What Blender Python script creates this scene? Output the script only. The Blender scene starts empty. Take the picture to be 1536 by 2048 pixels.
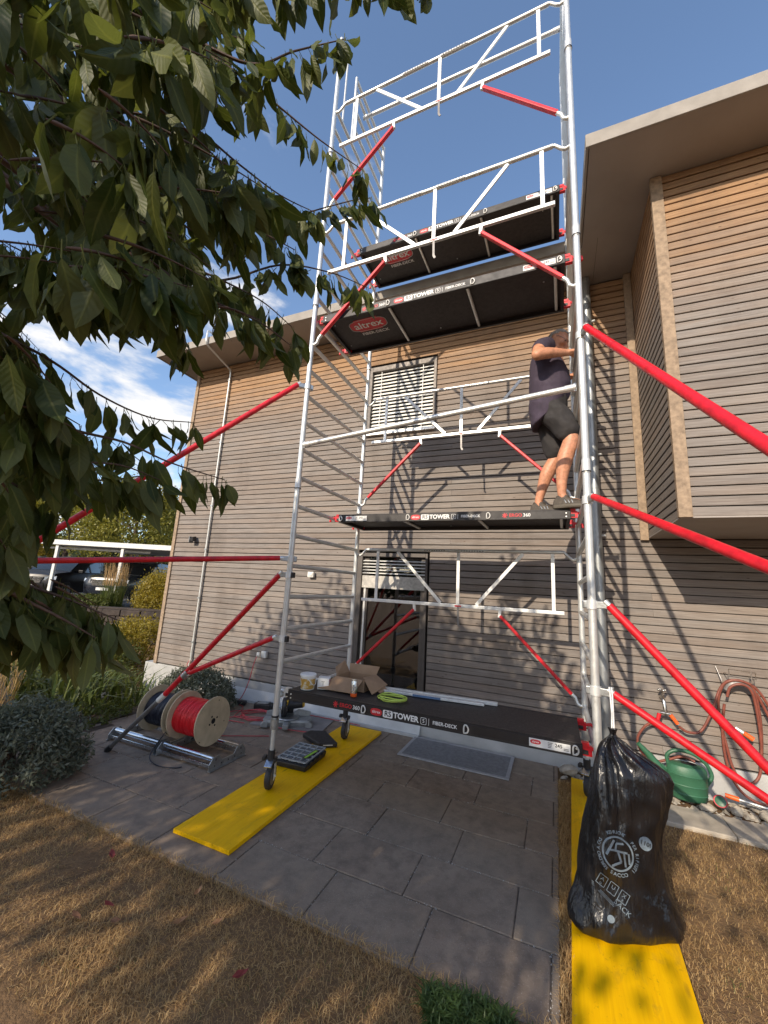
import bpy, bmesh, math, random
import numpy as np
from mathutils import Vector, Matrix, noise as mnoise
from mathutils.bvhtree import BVHTree
R = random.Random(7)
sc = bpy.context.scene
col = sc.collection

# ------------------------------------------------------------------ camera
CAM = Vector((2.235, -3.012, 1.736))
RIGHT = Vector((0.91807, 0.39259, 0.05494))
DOWN = Vector((-0.02413, 0.19367, -0.98077))
FWD = Vector((-0.39568, 0.89909, 0.18728))
cam = bpy.data.cameras.new('camera')
cam.sensor_fit = 'HORIZONTAL'
cam.sensor_width = 36.0
cam.lens = 36.0 * 789.47 / 1536.0
cam.clip_start = 0.05
cam.clip_end = 2000
camo = bpy.data.objects.new('camera', cam)
col.objects.link(camo)
mw = Matrix.Identity(4)
for i in range(3):
    mw[i][0] = RIGHT[i]; mw[i][1] = -DOWN[i]; mw[i][2] = -FWD[i]; mw[i][3] = CAM[i]
camo.matrix_world = mw
sc.camera = camo

# ------------------------------------------------------------------ light
SUN_TO = Vector((-0.2047, -0.8642, 0.4590)).normalized()
ELEV = math.asin(SUN_TO.z)
AZ = math.atan2(SUN_TO.x, SUN_TO.y)
world = bpy.data.worlds.new('World'); sc.world = world; world.use_nodes = True
wt = world.node_tree; wt.nodes.clear()
def wn(t, **k):
    n = wt.nodes.new(t)
    for a, b in k.items(): setattr(n, a, b)
    return n
wout = wn('ShaderNodeOutputWorld'); wbg = wn('ShaderNodeBackground')
sky = wn('ShaderNodeTexSky', sky_type='NISHITA', sun_disc=False)
sky.sun_elevation = ELEV; sky.sun_rotation = AZ
sky.altitude = 400; sky.air_density = 1.0; sky.dust_density = 1.1; sky.ozone_density = 2.0
tc = wn('ShaderNodeTexCoord')
mp = wn('ShaderNodeMapping'); mp.inputs['Scale'].default_value = (1.0, 1.0, 2.4); mp.inputs['Location'].default_value = (0.35, 0.1, 0.2)
nz = wn('ShaderNodeTexNoise'); nz.inputs['Scale'].default_value = 2.6; nz.inputs['Detail'].default_value = 9; nz.inputs['Roughness'].default_value = 0.58; nz.inputs['Distortion'].default_value = 0.25
sep = wn('ShaderNodeSeparateXYZ')
hr = wn('ShaderNodeMapRange'); hr.inputs['From Min'].default_value = 0.40; hr.inputs['From Max'].default_value = 0.68; hr.inputs['To Min'].default_value = 0.0; hr.inputs['To Max'].default_value = 0.20
sb = wn('ShaderNodeMath', operation='SUBTRACT')
cr = wn('ShaderNodeMapRange', interpolation_type='SMOOTHSTEP'); cr.inputs['From Min'].default_value = 0.43; cr.inputs['From Max'].default_value = 0.56
wl = wt.links.new
wl(tc.outputs['Generated'], mp.inputs['Vector']); wl(mp.outputs[0], nz.inputs['Vector'])
wl(tc.outputs['Generated'], sep.inputs[0]); wl(sep.outputs['Z'], hr.inputs['Value'])
wl(nz.outputs['Fac'], sb.inputs[0]); wl(hr.outputs[0], sb.inputs[1]); wl(sb.outputs[0], cr.inputs['Value'])
nz2 = wn('ShaderNodeTexNoise'); nz2.inputs['Scale'].default_value = 5.0; nz2.inputs['Detail'].default_value = 5
wl(mp.outputs[0], nz2.inputs['Vector'])
cc = wn('ShaderNodeMix', data_type='RGBA'); cc.inputs['A'].default_value = (2.7, 2.95, 3.3, 1); cc.inputs['B'].default_value = (5.4, 5.05, 4.6, 1)
wl(nz2.outputs['Fac'], cc.inputs['Factor'])
mx = wn('ShaderNodeMix', data_type='RGBA')
wl(cr.outputs[0], mx.inputs['Factor']); wl(sky.outputs[0], mx.inputs['A']); wl(cc.outputs['Result'], mx.inputs['B'])
wl(mx.outputs['Result'], wbg.inputs['Color']); wbg.inputs['Strength'].default_value = 0.15
wl(wbg.outputs[0], wout.inputs[0])

sun = bpy.data.lights.new('sun', 'SUN'); sun.energy = 2.9; sun.angle = math.radians(0.53); sun.color = (1.0, 0.86, 0.68)
suno = bpy.data.objects.new('sun', sun); col.objects.link(suno)
suno.rotation_euler = (-SUN_TO).to_track_quat('-Z', 'Y').to_euler()
suno.location = (-3, -12, 8)
sc.view_settings.view_transform = 'Standard'; sc.view_settings.look = 'None'
sc.view_settings.exposure = 0.80; sc.view_settings.gamma = 1.0; sc.view_settings.use_curve_mapping = False
sc.render.film_transparent = False
sc.cycles.max_bounces = 8; sc.cycles.transparent_max_bounces = 12

def at(u, v, d):
    """point seen at photo pixel (u, v) at depth d, used to place measured things"""
    return CAM + RIGHT * ((u - 768) / 789.47 * d) + DOWN * ((v - 1024) / 789.47 * d) + FWD * d

# ------------------------------------------------------------------ mesh helpers
OFF = {}
class B:
    def __init__(s): s.v = []; s.f = []
    def add(s, vs, fs):
        o = len(s.v); s.v.extend([tuple(p) for p in vs]); s.f.extend([tuple(i + o for i in f) for f in fs]); return s
    def box(s, x0, x1, y0, y1, z0, z1):
        v = [(x0,y0,z0),(x1,y0,z0),(x1,y1,z0),(x0,y1,z0),(x0,y0,z1),(x1,y0,z1),(x1,y1,z1),(x0,y1,z1)]
        return s.add(v, [(0,3,2,1),(4,5,6,7),(0,1,5,4),(1,2,6,5),(2,3,7,6),(3,0,4,7)])
    def obox(s, c, ax, ay, az, sx, sy, sz):
        c = Vector(c); ax = Vector(ax).normalized(); ay = Vector(ay).normalized(); az = Vector(az).normalized()
        v = []
        for k in (-1, 1):
            for i, j in ((-1,-1),(1,-1),(1,1),(-1,1)):
                v.append(c + ax*(i*sx/2) + ay*(j*sy/2) + az*(k*sz/2))
        return s.add(v, [(0,3,2,1),(4,5,6,7),(0,1,5,4),(1,2,6,5),(2,3,7,6),(3,0,4,7)])
    def bar(s, a, b, w, h, up=(0,0,1)):
        a = Vector(a); b = Vector(b); d = b - a; L = d.length; d.normalize()
        u = Vector(up)
        if abs(d.dot(u)) > .99: u = Vector((0,1,0))
        sd = d.cross(u).normalized(); u = sd.cross(d).normalized()
        return s.obox((a+b)/2, d, sd, u, L, w, h)
    def tube(s, pts, r, n=10, caps=True, closed=False, sx=1.0):
        pts = [Vector(p) for p in pts]; m = len(pts)
        rs = r if isinstance(r, (list, tuple)) else [r]*m
        vs = []; fs = []; ref = None
        for i, p in enumerate(pts):
            if closed: t = pts[(i+1) % m] - pts[i-1]
            elif i == 0: t = pts[1] - p
            elif i == m-1: t = p - pts[i-1]
            else: t = (pts[i+1]-p).normalized() + (p-pts[i-1]).normalized()
            if t.length < 1e-9: t = Vector((0,0,1))
            t.normalize()
            if ref is None:
                ref = t.orthogonal().normalized()
            ref = (ref - t*ref.dot(t))
            if ref.length < 1e-6: ref = t.orthogonal()
            ref.normalize(); bi = t.cross(ref)
            for k in range(n):
                a = 2*math.pi*k/n
                vs.append(p + ref*(math.cos(a)*rs[i]*sx) + bi*(math.sin(a)*rs[i]))
        for i in range(m if closed else m-1):
            j = (i+1) % m
            for k in range(n):
                k2 = (k+1) % n
                fs.append((i*n+k, i*n+k2, j*n+k2, j*n+k))
        if caps and not closed:
            fs.append(tuple(range(n-1, -1, -1))); fs.append(tuple((m-1)*n+k for k in range(n)))
        return s.add(vs, fs)
    def loft(s, rings, caps=True):
        n = len(rings[0]); vs = [p for r in rings for p in r]; fs = []
        for i in range(len(rings)-1):
            for k in range(n):
                k2 = (k+1) % n
                fs.append((i*n+k, i*n+k2, (i+1)*n+k2, (i+1)*n+k))
        if caps:
            fs.append(tuple(range(n-1, -1, -1))); fs.append(tuple((len(rings)-1)*n+k for k in range(n)))
        return s.add(vs, fs)
    def lathe(s, prof, c, axis=(0,0,1), n=24, caps=True):
        c = Vector(c); a = Vector(axis).normalized(); u = a.orthogonal().normalized(); w = a.cross(u)
        return s.loft([[c + a*h + u*(math.cos(2*math.pi*k/n)*r) + w*(math.sin(2*math.pi*k/n)*r) for k in range(n)] for r, h in prof], caps)
    def cyl(s, a, b, r, n=16): return s.tube([a, b], r, n)
    def sph(s, c, r, n=12, m=8, sc_=(1,1,1)):
        c = Vector(c); rings = []
        for i in range(m+1):
            t = math.pi*i/m; rr = max(math.sin(t), 1e-3); 
            rings.append([c + Vector((math.cos(2*math.pi*k/n)*rr*r*sc_[0], math.sin(2*math.pi*k/n)*rr*r*sc_[1], -math.cos(t)*r*sc_[2])) for k in range(n)])
        return s.loft(rings)
    def prism(s, poly, d):
        """poly: list of 3D points, extruded by vector d"""
        n = len(poly); d = Vector(d); v = [Vector(p) for p in poly] + [Vector(p)+d for p in poly]
        f = [tuple(range(n-1,-1,-1)), tuple(range(n, 2*n))] + [(i, (i+1)%n, n+(i+1)%n, n+i) for i in range(n)]
        return s.add(v, f)
    def mesh(s, off=(0,0,0), name='m'):
        me = bpy.data.meshes.new(name); o = Vector(off)
        me.from_pydata([tuple(Vector(p)-o) for p in s.v], [], s.f); me.update()
        return me
    def build(s, name, mat, parent=None, smooth=0, bevel=0, loc=None, fix=True):
        off = OFF.get(parent, Vector((0,0,0))) if parent is not None else (Vector(loc) if loc is not None else Vector((0,0,0)))
        me = s.mesh(off, name)
        if fix:
            bm = bmesh.new(); bm.from_mesh(me); bmesh.ops.recalc_face_normals(bm, faces=bm.faces); bm.to_mesh(me); bm.free()
        if smooth:
            me.polygons.foreach_set('use_smooth', [True]*len(me.polygons))
            me.set_sharp_from_angle(angle=math.radians(smooth if smooth > 1 else 40))
        me.materials.append(mat)
        o = bpy.data.objects.new(name, me); col.objects.link(o)
        if parent is not None: o.parent = parent
        else: o.location = off
        OFF[o] = off
        if bevel:
            m = o.modifiers.new('bevel', 'BEVEL'); m.width = bevel; m.segments = 2; m.limit_method = 'ANGLE'; m.angle_limit = math.radians(35)
        return o
def tag(o, label=None, cat=None, group=None, kind=None):
    if label: o['label'] = label
    if cat: o['category'] = cat
    if group: o['group'] = group
    if kind: o['kind'] = kind
    return o
def thing(name, label, cat, loc=(0,0,0), group=None):
    o = bpy.data.objects.new(name, None); col.objects.link(o); o.location = loc
    o.empty_display_size = .1
    OFF[o] = Vector(loc)
    return tag(o, label, cat, group)
def arr_mesh(name, V, F, mat, parent=None, smooth=False, kind=None):
    V = np.asarray(V, dtype=np.float32).reshape(-1, 3); F = np.asarray(F, dtype=np.int32)
    if parent is not None: V = V - np.array(OFF[parent], dtype=np.float32)
    n = F.shape[1]
    me = bpy.data.meshes.new(name)
    me.vertices.add(len(V)); me.vertices.foreach_set('co', V.ravel())
    me.loops.add(F.size); me.loops.foreach_set('vertex_index', F.ravel())
    me.polygons.add(len(F)); me.polygons.foreach_set('loop_start', np.arange(0, F.size, n, dtype=np.int32))
    if smooth: me.polygons.foreach_set('use_smooth', np.ones(len(F), dtype=bool))
    me.update(calc_edges=True); me.validate()
    me.materials.append(mat)
    o = bpy.data.objects.new(name, me); col.objects.link(o)
    if parent is not None: o.parent = parent; OFF[o] = OFF[parent]
    else: OFF[o] = Vector((0,0,0))
    if kind: o['kind'] = kind
    return o
def inst(mesh, name, parent, loc, rot=None, scale=None):
    """another object of a shared mesh; loc in world coordinates"""
    o = bpy.data.objects.new(name, mesh); col.objects.link(o)
    o.parent = parent; o.location = Vector(loc) - OFF[parent]
    if rot is not None:
        if isinstance(rot, Matrix): o.rotation_euler = rot.to_euler()
        else: o.rotation_euler = rot
    if scale is not None: o.scale = scale if isinstance(scale, (tuple, list)) else (scale,)*3
    OFF[o] = Vector(loc)
    return o
def curve(pts, n=8):
    """Catmull-Rom through pts"""
    P = [Vector(p) for p in pts]; P = [P[0]*2-P[1]] + P + [P[-1]*2-P[-2]]; out = []
    for i in range(1, len(P)-2):
        for k in range(n):
            t = k/n; a, b, c, d = P[i-1], P[i], P[i+1], P[i+2]
            out.append(.5*((2*b) + (c-a)*t + (2*a-5*b+4*c-d)*t*t + (3*b-a-3*c+d)*t**3))
    out.append(P[-2]); return out
TXT = {}
def text_faces(s, size, bold=0.0, shear=0.0, spacing=1.0):
    k = (s, bold, shear, spacing)
    if k not in TXT:
        c = bpy.data.curves.new('t', 'FONT'); c.body = s; c.size = 1; c.align_x = 'CENTER'; c.align_y = 'CENTER'; c.offset = bold; c.shear = shear; c.space_character = spacing; c.resolution_u = 3
        o = bpy.data.objects.new('t', c); col.objects.link(o)
        dg = bpy.context.evaluated_depsgraph_get(); me = o.evaluated_get(dg).to_mesh()
        TXT[k] = ([v.co.copy() for v in me.vertices], [tuple(p.vertices) for p in me.polygons])
        o.evaluated_get(dg).to_mesh_clear(); bpy.data.objects.remove(o); bpy.data.curves.remove(c)
    v, f = TXT[k]
    return [p*size for p in v], f
def text_on(b, s, c, ux, uy, size, **k):
    """adds flat lettering to builder b, centred at c with axes ux, uy"""
    c = Vector(c); ux = Vector(ux); uy = Vector(uy); v, f = text_faces(s, size, **k)
    b.add([c + ux*p.x + uy*p.y for p in v], f); return b
def oval(c, ux, uy, w, h, n=28, p=2.6):
    c = Vector(c); ux = Vector(ux); uy = Vector(uy); out = []
    for k in range(n):
        a = 2*math.pi*k/n; ca, sa = math.cos(a), math.sin(a)
        out.append(c + ux*(w/2*math.copysign(abs(ca)**(2/p), ca)) + uy*(h/2*math.copysign(abs(sa)**(2/p), sa)))
    return out

# ------------------------------------------------------------------ materials
class N:
    def __init__(s, name):
        s.m = bpy.data.materials.new(name); s.m.use_nodes = True; s.t = s.m.node_tree; s.t.nodes.clear()
        s.out = s.t.nodes.new('ShaderNodeOutputMaterial'); s.b = s.t.nodes.new('ShaderNodeBsdfPrincipled'); s.t.links.new(s.b.outputs[0], s.out.inputs[0])
    def n(s, t, ins=None, **k):
        x = s.t.nodes.new(t)
        for a, b in k.items(): setattr(x, a, b)
        for a, b in (ins or {}).items():
            if isinstance(b, bpy.types.NodeSocket): s.t.links.new(b, x.inputs[a])
            else: x.inputs[a].default_value = b
        return x
    def set(s, **k):
        for a, b in k.items():
            i = s.b.inputs[a.replace('_', ' ')]
            if isinstance(b, bpy.types.NodeSocket): s.t.links.new(b, i)
            else: i.default_value = b
    def coord(s, kind='Object'): return s.n('ShaderNodeTexCoord').outputs[kind]
    def pos(s): return s.n('ShaderNodeNewGeometry').outputs['Position']
    def map(s, vec, scale=(1,1,1), loc=(0,0,0), rot=(0,0,0)): return s.n('ShaderNodeMapping', {'Vector': vec, 'Scale': scale, 'Location': loc, 'Rotation': rot}).outputs[0]
    def noise(s, vec, scale, detail=4, rough=.55, dist=0): return s.n('ShaderNodeTexNoise', {'Vector': vec, 'Scale': scale, 'Detail': detail, 'Roughness': rough, 'Distortion': dist}).outputs['Fac']
    def ramp(s, fac, stops):
        r = s.n('ShaderNodeValToRGB', {'Fac': fac}); e = r.color_ramp.elements
        while len(e) < len(stops): e.new(.5)
        for i, (p, c) in enumerate(stops): e[i].position = p; e[i].color = (*c, 1) if len(c) == 3 else c
        return r.outputs['Color']
    def mixc(s, f, a, b, blend='MIX'):
        def c4(c): return c if isinstance(c, bpy.types.NodeSocket) else ((*c, 1) if len(c) == 3 else c)
        return s.n('ShaderNodeMix', {'Factor': f, 'A': c4(a), 'B': c4(b)}, data_type='RGBA', blend_type=blend).outputs['Result']
    def math(s, op, a, b=0.0): return s.n('ShaderNodeMath', {0: a, 1: b}, operation=op).outputs[0]
    def mr(s, v, a, b, c=0.0, d=1.0): return s.n('ShaderNodeMapRange', {'Value': v, 'From Min': a, 'From Max': b, 'To Min': c, 'To Max': d}).outputs[0]
    def bump(s, h, strength=.3, dist=.01): 
        s.set(Normal=s.n('ShaderNodeBump', {'Height': h, 'Strength': strength, 'Distance': dist}).outputs[0])
def M(name, c, rough=.6, metal=0.0, var=.12, scale=9, bump=0.0, bscale=60, spec=.5, coat=0.0, rvar=.08):
    x = N(name); p = x.pos(); a = x.noise(p, scale, 5)
    lo = tuple(v*(1-var) for v in c); hi = tuple(min(1, v*(1+var)) for v in c)
    x.set(Base_Color=x.ramp(a, [(.3, lo), (.7, hi)]), Metallic=metal, Roughness=x.mr(x.noise(p, scale*2.3, 4), .3, .7, max(.02, rough-rvar), min(1, rough+rvar)))
    x.b.inputs['Specular IOR Level'].default_value = spec
    x.b.inputs['Coat Weight'].default_value = coat
    if bump: x.bump(x.noise(p, bscale, 4), bump, .004)
    return x.m
def leaf_mat(name, c, c2, trans=.35, rough=.45, back=None, veins=False):
    x = N(name); geo = x.n('ShaderNodeNewGeometry'); oi = x.n('ShaderNodeObjectInfo')
    r = x.math('FRACT', x.math('ADD', geo.outputs['Random Per Island'], x.math('MULTIPLY', oi.outputs['Random'], 3.7)))
    cc = x.mixc(r, c, c2)
    nn = x.noise(geo.outputs['Position'], 30, 3)
    cc = x.mixc(x.mr(nn, .3, .7, 0, .35), cc, tuple(v*.6 for v in c))
    if back: cc = x.mixc(geo.outputs['Backfacing'], cc, back)
    if veins:
        ls = x.n('ShaderNodeAttribute', attribute_name='ls').outputs['Fac']; lt = x.n('ShaderNodeAttribute', attribute_name='lt').outputs['Fac']
        vn = x.math('SINE', x.math('MULTIPLY', x.math('SUBTRACT', lt, x.math('MULTIPLY', ls, .16)), 62.0))
        rib = x.mr(ls, .03, .14, 1, 0)
        cc = x.mixc(x.math('MULTIPLY', x.mr(vn, .4, 1, 0, 1), .10), cc, (c2[0]*1.9, c2[1]*1.7, c2[2]*2))
        cc = x.mixc(x.math('MULTIPLY', rib, .5), cc, (c2[0]*2.6, c2[1]*2.2, c2[2]*2.6))
        x.bump(x.math('ADD', x.math('MULTIPLY', vn, -.5), x.math('MULTIPLY', rib, -1.5)), .22, .0014)
    x.set(Base_Color=cc, Roughness=rough); x.b.inputs['Specular IOR Level'].default_value = .35
    tr = x.n('ShaderNodeBsdfTranslucent', {'Color': x.mixc(.5, cc, (c2[0]*1.6, c2[1]*1.5, c2[2]*.6))})
    ms = x.n('ShaderNodeMixShader', {0: trans, 1: x.b.outputs[0], 2: tr.outputs[0]})
    x.t.links.new(ms.outputs[0], x.out.inputs[0]); return x.m
MT = {}
MT['alu'] = M('aluminium_tube', (.70,.71,.69), .42, .62, .08, 14)
MT['alu_flat'] = M('aluminium_profile', (.74,.745,.73), .46, .5, .08, 20)
MT['alu_dull'] = M('galvanised_steel', (.42,.44,.45), .42, .85, .25, 22, .15, 90)
MT['zinc'] = M('zinc_pipe', (.36,.38,.39), .46, .75, .18, 7, .1, 60)
MT['red'] = M('red_powder_coat', (.60,.008,.018), .42, 0, .28, 16, .05, 200, coat=.1)
MT['redplastic'] = M('red_plastic', (.62,.01,.02), .4, 0, .1, 10)
MT['black'] = M('black_plastic', (.022,.021,.022), .5, 0, .3, 15, .1, 90)
MT['rubber'] = M('tyre_rubber', (.03,.03,.032), .7, 0, .4, 25, .1, 90)
MT['deck'] = M('deck_board_dark', (.030,.024,.023), .62, 0, .35, 30, .25, 220)
MT['beam'] = M('black_beam', (.016,.013,.014), .5, .0, .3, 6, .05, 120)
MT['white'] = M('white_print', (.78,.78,.77), .5, 0, .05)
MT['printred'] = M('red_print', (.58,.02,.03), .5, 0, .06)
MT['label'] = M('label_white', (.74,.74,.72), .5, 0, .05)
MT['concrete'] = M('plinth_concrete', (.42,.42,.41), .85, 0, .16, 3.5, .35, 45)
MT['fascia'] = M('fascia_fibre_cement', (.30,.275,.245), .8, 0, .14, 6, .2, 70)
MT['soffit'] = M('soffit_panel', (.33,.295,.268), .8, 0, .08, 2.5, .1, 60)
MT['backing'] = M('dark_backing', (.012,.010,.009), .9, 0, .2)
MT['frame'] = M('window_frame_dark', (.10,.088,.080), .5, .3, .12, 9)
MT['slat'] = M('blind_slat', (.80,.79,.75), .45, .05, .08, 12)
MT['trim'] = M('timber_trim', (.30,.22,.15), .8, 0, .3, 26, .3, 80)
MT['grey_tube'] = M('grey_leg_tube', (.20,.19,.185), .5, .5, .2, 12)
MT['rope'] = M('white_strap', (.72,.72,.70), .7, 0, .1, 60)
MT['steel'] = M('bright_steel', (.66,.69,.72), .22, 1.0, .12, 16, .06, 120)
MT['ply'] = M('plywood_flange', (.52,.42,.28), .7, 0, .15, 12, .15, 80)
MT['brass'] = M('tap_metal', (.55,.53,.50), .3, 1.0, .1, 20)
MT['saw_grey'] = M('saw_casting', (.33,.34,.34), .5, .4, .2, 16, .1, 90)
MT['yellow'] = M('saw_yellow', (.72,.45,.02), .45, 0, .1)
MT['pink'] = M('box_pink', (.55,.22,.30), .6, 0, .1)
MT['blue'] = M('blue_tape', (.10,.17,.30), .5, 0, .1)
MT['hose'] = M('hose_rubber', (.21,.062,.042), .45, 0, .22, 20, .1, 120, coat=.15)
MT['orange'] = M('orange_plastic', (.80,.12,.02), .45, 0, .08)
MT['green'] = M('green_can_plastic', (.035,.125,.068), .45, 0, .12, 8, .06, 90)
MT['neon'] = M('neon_cord', (.50,.62,.10), .6, 0, .1)
MT['cable_red'] = M('red_cable', (.66,.012,.02), .45, 0, .12, 30)
MT['cable_pink'] = M('red_cable_thin', (.52,.07,.08), .5, 0, .12, 30)
MT['cable_navy'] = M('navy_cable', (.014,.017,.030), .45, 0, .2, 30)
MT['bark'] = M('bark', (.085,.058,.043), .85, 0, .35, 30, .5, 60)
MT['twig'] = M('twig_bark', (.10,.058,.040), .7, 0, .3, 40, .3, 120)
MT['rock'] = M('rock', (.36,.32,.26), .85, 0, .35, 12, .6, 30)
MT['retwall'] = M('retaining_stone', (.050,.038,.032), .9, 0, .4, 5, .5, 30)  # dark stone, its colour lowered further to stand for shade on the wall
MT['asphalt'] = M('asphalt', (.06,.06,.062), .9, 0, .2, 5, .3, 90)
MT['carport'] = M('carport_white', (.70,.70,.67), .5, 0, .06)
MT['car_paint'] = M('car_paint', (.014,.012,.012), .38, .0, .1, 2, coat=.0, spec=.4)
MT['car_glass'] = M('car_glass', (.02,.025,.03), .05, 0, .1, spec=.8)
MT['headlight'] = M('headlight_glass', (.55,.58,.60), .12, .5, .2, 20)
MT['chrome'] = M('chrome', (.6,.6,.6), .15, 1.0, .1)
MT['skin'] = M('skin', (.54,.245,.140), .52, 0, .24, 34, .25, 90)
MT['skin_face'] = MT['skin']
MT['hair'] = M('grey_hair', (.33,.29,.26), .8, 0, .45, 90, .6, 220)
MT['shirt'] = M('plum_shirt', (.048,.035,.056), .85, 0, .18, 12, .25, 40)
MT['shorts'] = M('charcoal_shorts', (.030,.027,.027), .85, 0, .25, 10, .3, 36)
MT['shoe'] = M('trainer', (.055,.042,.030), .65, 0, .4, 45, .2, 120)
MT['sole'] = M('trainer_sole', (.10,.085,.065), .7, 0, .2)
MT['soil'] = M('garden_soil', (.055,.038,.026), .95, 0, .4, 7, .8, 24)
MT['mat'] = M('door_mat_weave', (.185,.185,.19), .75, 0, .2, 30, .4, 260)
MT['matrim'] = M('door_mat_rim', (.36,.36,.37), .6, .2, .1, 30)
MT['panel'] = M('pale_panel', (.24,.225,.22), .8, 0, .14, 8, .2, 60)
MT['gutter_white'] = M('flashing_white', (.50,.51,.51), .5, .2, .08)
MT['socket'] = M('socket_white', (.70,.69,.65), .4, 0, .05)
MT['edging'] = M('edging_concrete', (.40,.35,.28), .85, 0, .18, 9, .3, 60)
MT['bag'] = None
MT['joint'] = M('joint_sand', (.115,.092,.074), .95, 0, .45, 30, .5, 80)
# ------------------------------------------------------------------ special materials
def wood_mat():
    x = N('weathered_larch_cladding'); p = x.pos(); oi = x.n('ShaderNodeObjectInfo')
    rnd = oi.outputs['Random']
    sh = x.n('ShaderNodeCombineXYZ', {'X': x.math('MULTIPLY', rnd, 37.0), 'Y': x.math('MULTIPLY', rnd, 11.0), 'Z': x.math('MULTIPLY', rnd, 53.0)}).outputs[0]
    pv = x.n('ShaderNodeVectorMath', {0: p, 1: sh}, operation='ADD').outputs[0]
    g1 = x.noise(x.map(pv, (1.3, 1.3, 42)), 3.0, 6, .6, .4)
    g2 = x.noise(x.map(pv, (.55, .55, 5)), 1.6, 3, .5)
    base = x.ramp(g1, [(.25, (.155,.122,.100)), (.5, (.246,.202,.170)), (.75, (.325,.276,.238))])
    warm = x.ramp(g1, [(.25, (.20,.103,.048)), (.5, (.355,.200,.095)), (.75, (.46,.285,.145))])
    grey = x.ramp(g1, [(.25, (.138,.120,.108)), (.5, (.222,.200,.183)), (.75, (.300,.274,.253))])
    z = x.n('ShaderNodeSeparateXYZ', {0: p}).outputs['Z']
    wz = x.mr(x.math('ADD', z, x.math('MULTIPLY', g2, 1.3)), 4.9, 5.9)
    c = x.mixc(x.mr(g2, .30, .6), base, grey)
    c = x.mixc(x.math('MULTIPLY', wz, .9), c, warm)
    c = x.mixc(x.math('MULTIPLY', x.math('POWER', x.math('SUBTRACT', 1.0, rnd), 2.0), .24), c, (.10,.075,.06), 'MIX')
    c = x.mixc(x.mr(rnd, .0, 1, 0, .12), c, (.33,.28,.24), 'MIX')
    st = x.noise(x.map(p, (1.0, 1.0, .35)), 2.4, 5, .6)
    c = x.mixc(x.mr(st, .52, .75, 0, .42), c, (.095,.075,.062))
    vo = x.n('ShaderNodeTexVoronoi', {'Vector': x.map(pv, (2.6, 2.6, 9)), 'Scale': 1.7}, feature='F1').outputs['Distance']
    kn = x.mr(vo, .02, .085, 1, 0)
    c = x.mixc(x.math('MULTIPLY', kn, .9), c, (.05,.030,.020))
    x.set(Base_Color=c, Roughness=.78); x.b.inputs['Specular IOR Level'].default_value = .25
    x.bump(g1, .35, .003); return x.m
MT['wood'] = wood_mat()
def slab_mat():
    x = N('grey_paving_slab'); p = x.pos(); oi = x.n('ShaderNodeObjectInfo'); r = oi.outputs['Random']
    a = x.noise(p, 2.2, 6, .6); b = x.noise(p, 160, 3); d = x.noise(p, 9, 6, .65)
    c = x.ramp(a, [(.3, (.212,.152,.108)), (.7, (.310,.236,.174))])
    c = x.mixc(x.mr(d, .42, .70, 0, .75), c, (.105,.074,.056))
    c = x.mixc(x.mr(r, 0, 1, 0, .35), c, (.265,.232,.180))
    c = x.mixc(x.mr(b, .62, .72, 0, .5), c, (.42,.39,.36))
    c = x.mixc(x.mr(b, .38, .30, 0, .5), c, (.09,.08,.075))
    x.set(Base_Color=c, Roughness=.88); x.bump(x.math('ADD', b, x.math('MULTIPLY', d, 1.5)), .5, .003); return x.m
MT['slab'] = slab_mat()
def lawn_mat():
    x = N('dry_lawn_soil'); p = x.pos(); a = x.noise(p, 1.7, 6, .6); b = x.noise(p, 38, 5, .7)
    c = x.ramp(a, [(.3, (.16,.088,.038)), (.55, (.25,.150,.068)), (.75, (.29,.195,.092))])
    c = x.mixc(x.mr(b, .35, .7, 0, .8), c, (.11,.062,.028))
    x.set(Base_Color=c, Roughness=.95); x.bump(b, .9, .02); return x.m
MT['lawn'] = lawn_mat()
def yellow_mat():
    x = N('yellow_shuttering_board'); p = x.pos()
    g = x.noise(x.map(p, (26, 1.1, 26)), 3, 5, .6, .3); a = x.noise(p, 3.0, 5); d = x.noise(p, 34, 5, .7)
    c = x.ramp(g, [(.3, (.82,.43,.0)), (.7, (.93,.53,.0))])
    c = x.mixc(x.mr(a, .45, .75, 0, .4), c, (.76,.40,.0))
    c = x.mixc(x.mr(d, .60, .74, 0, .55), c, (.20,.11,.012))
    sm = x.noise(x.map(p, (2.2, .9, 1)), 3.5, 6, .7, 1.2); c = x.mixc(x.mr(sm, .54, .72, 0, .5), c, (.36,.21,.025))
    jx = x.n('ShaderNodeTexVoronoi', {'Vector': x.map(p, (5, 1.2, 5)), 'Scale': 1.4}).outputs['Distance']
    c = x.mixc(x.mr(jx, .03, .10, .5, 0), c, (.20,.11,.012))
    x.set(Base_Color=c, Roughness=.55); x.b.inputs['Specular IOR Level'].default_value = .2; x.bump(g, .12, .002); return x.m
MT['yboard'] = yellow_mat()
def card_mat():
    x = N('corrugated_cardboard'); p = x.pos(); a = x.noise(p, 12, 5); g = x.noise(x.map(p, (3, 3, 90)), 3, 3)
    c = x.ramp(a, [(.3, (.30,.185,.105)), (.7, (.37,.235,.140))]); c = x.mixc(x.mr(g, .4, .7, 0, .2), c, (.24,.15,.085))
    x.set(Base_Color=c, Roughness=.85); x.bump(g, .15, .002); return x.m
MT['card'] = card_mat()
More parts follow.
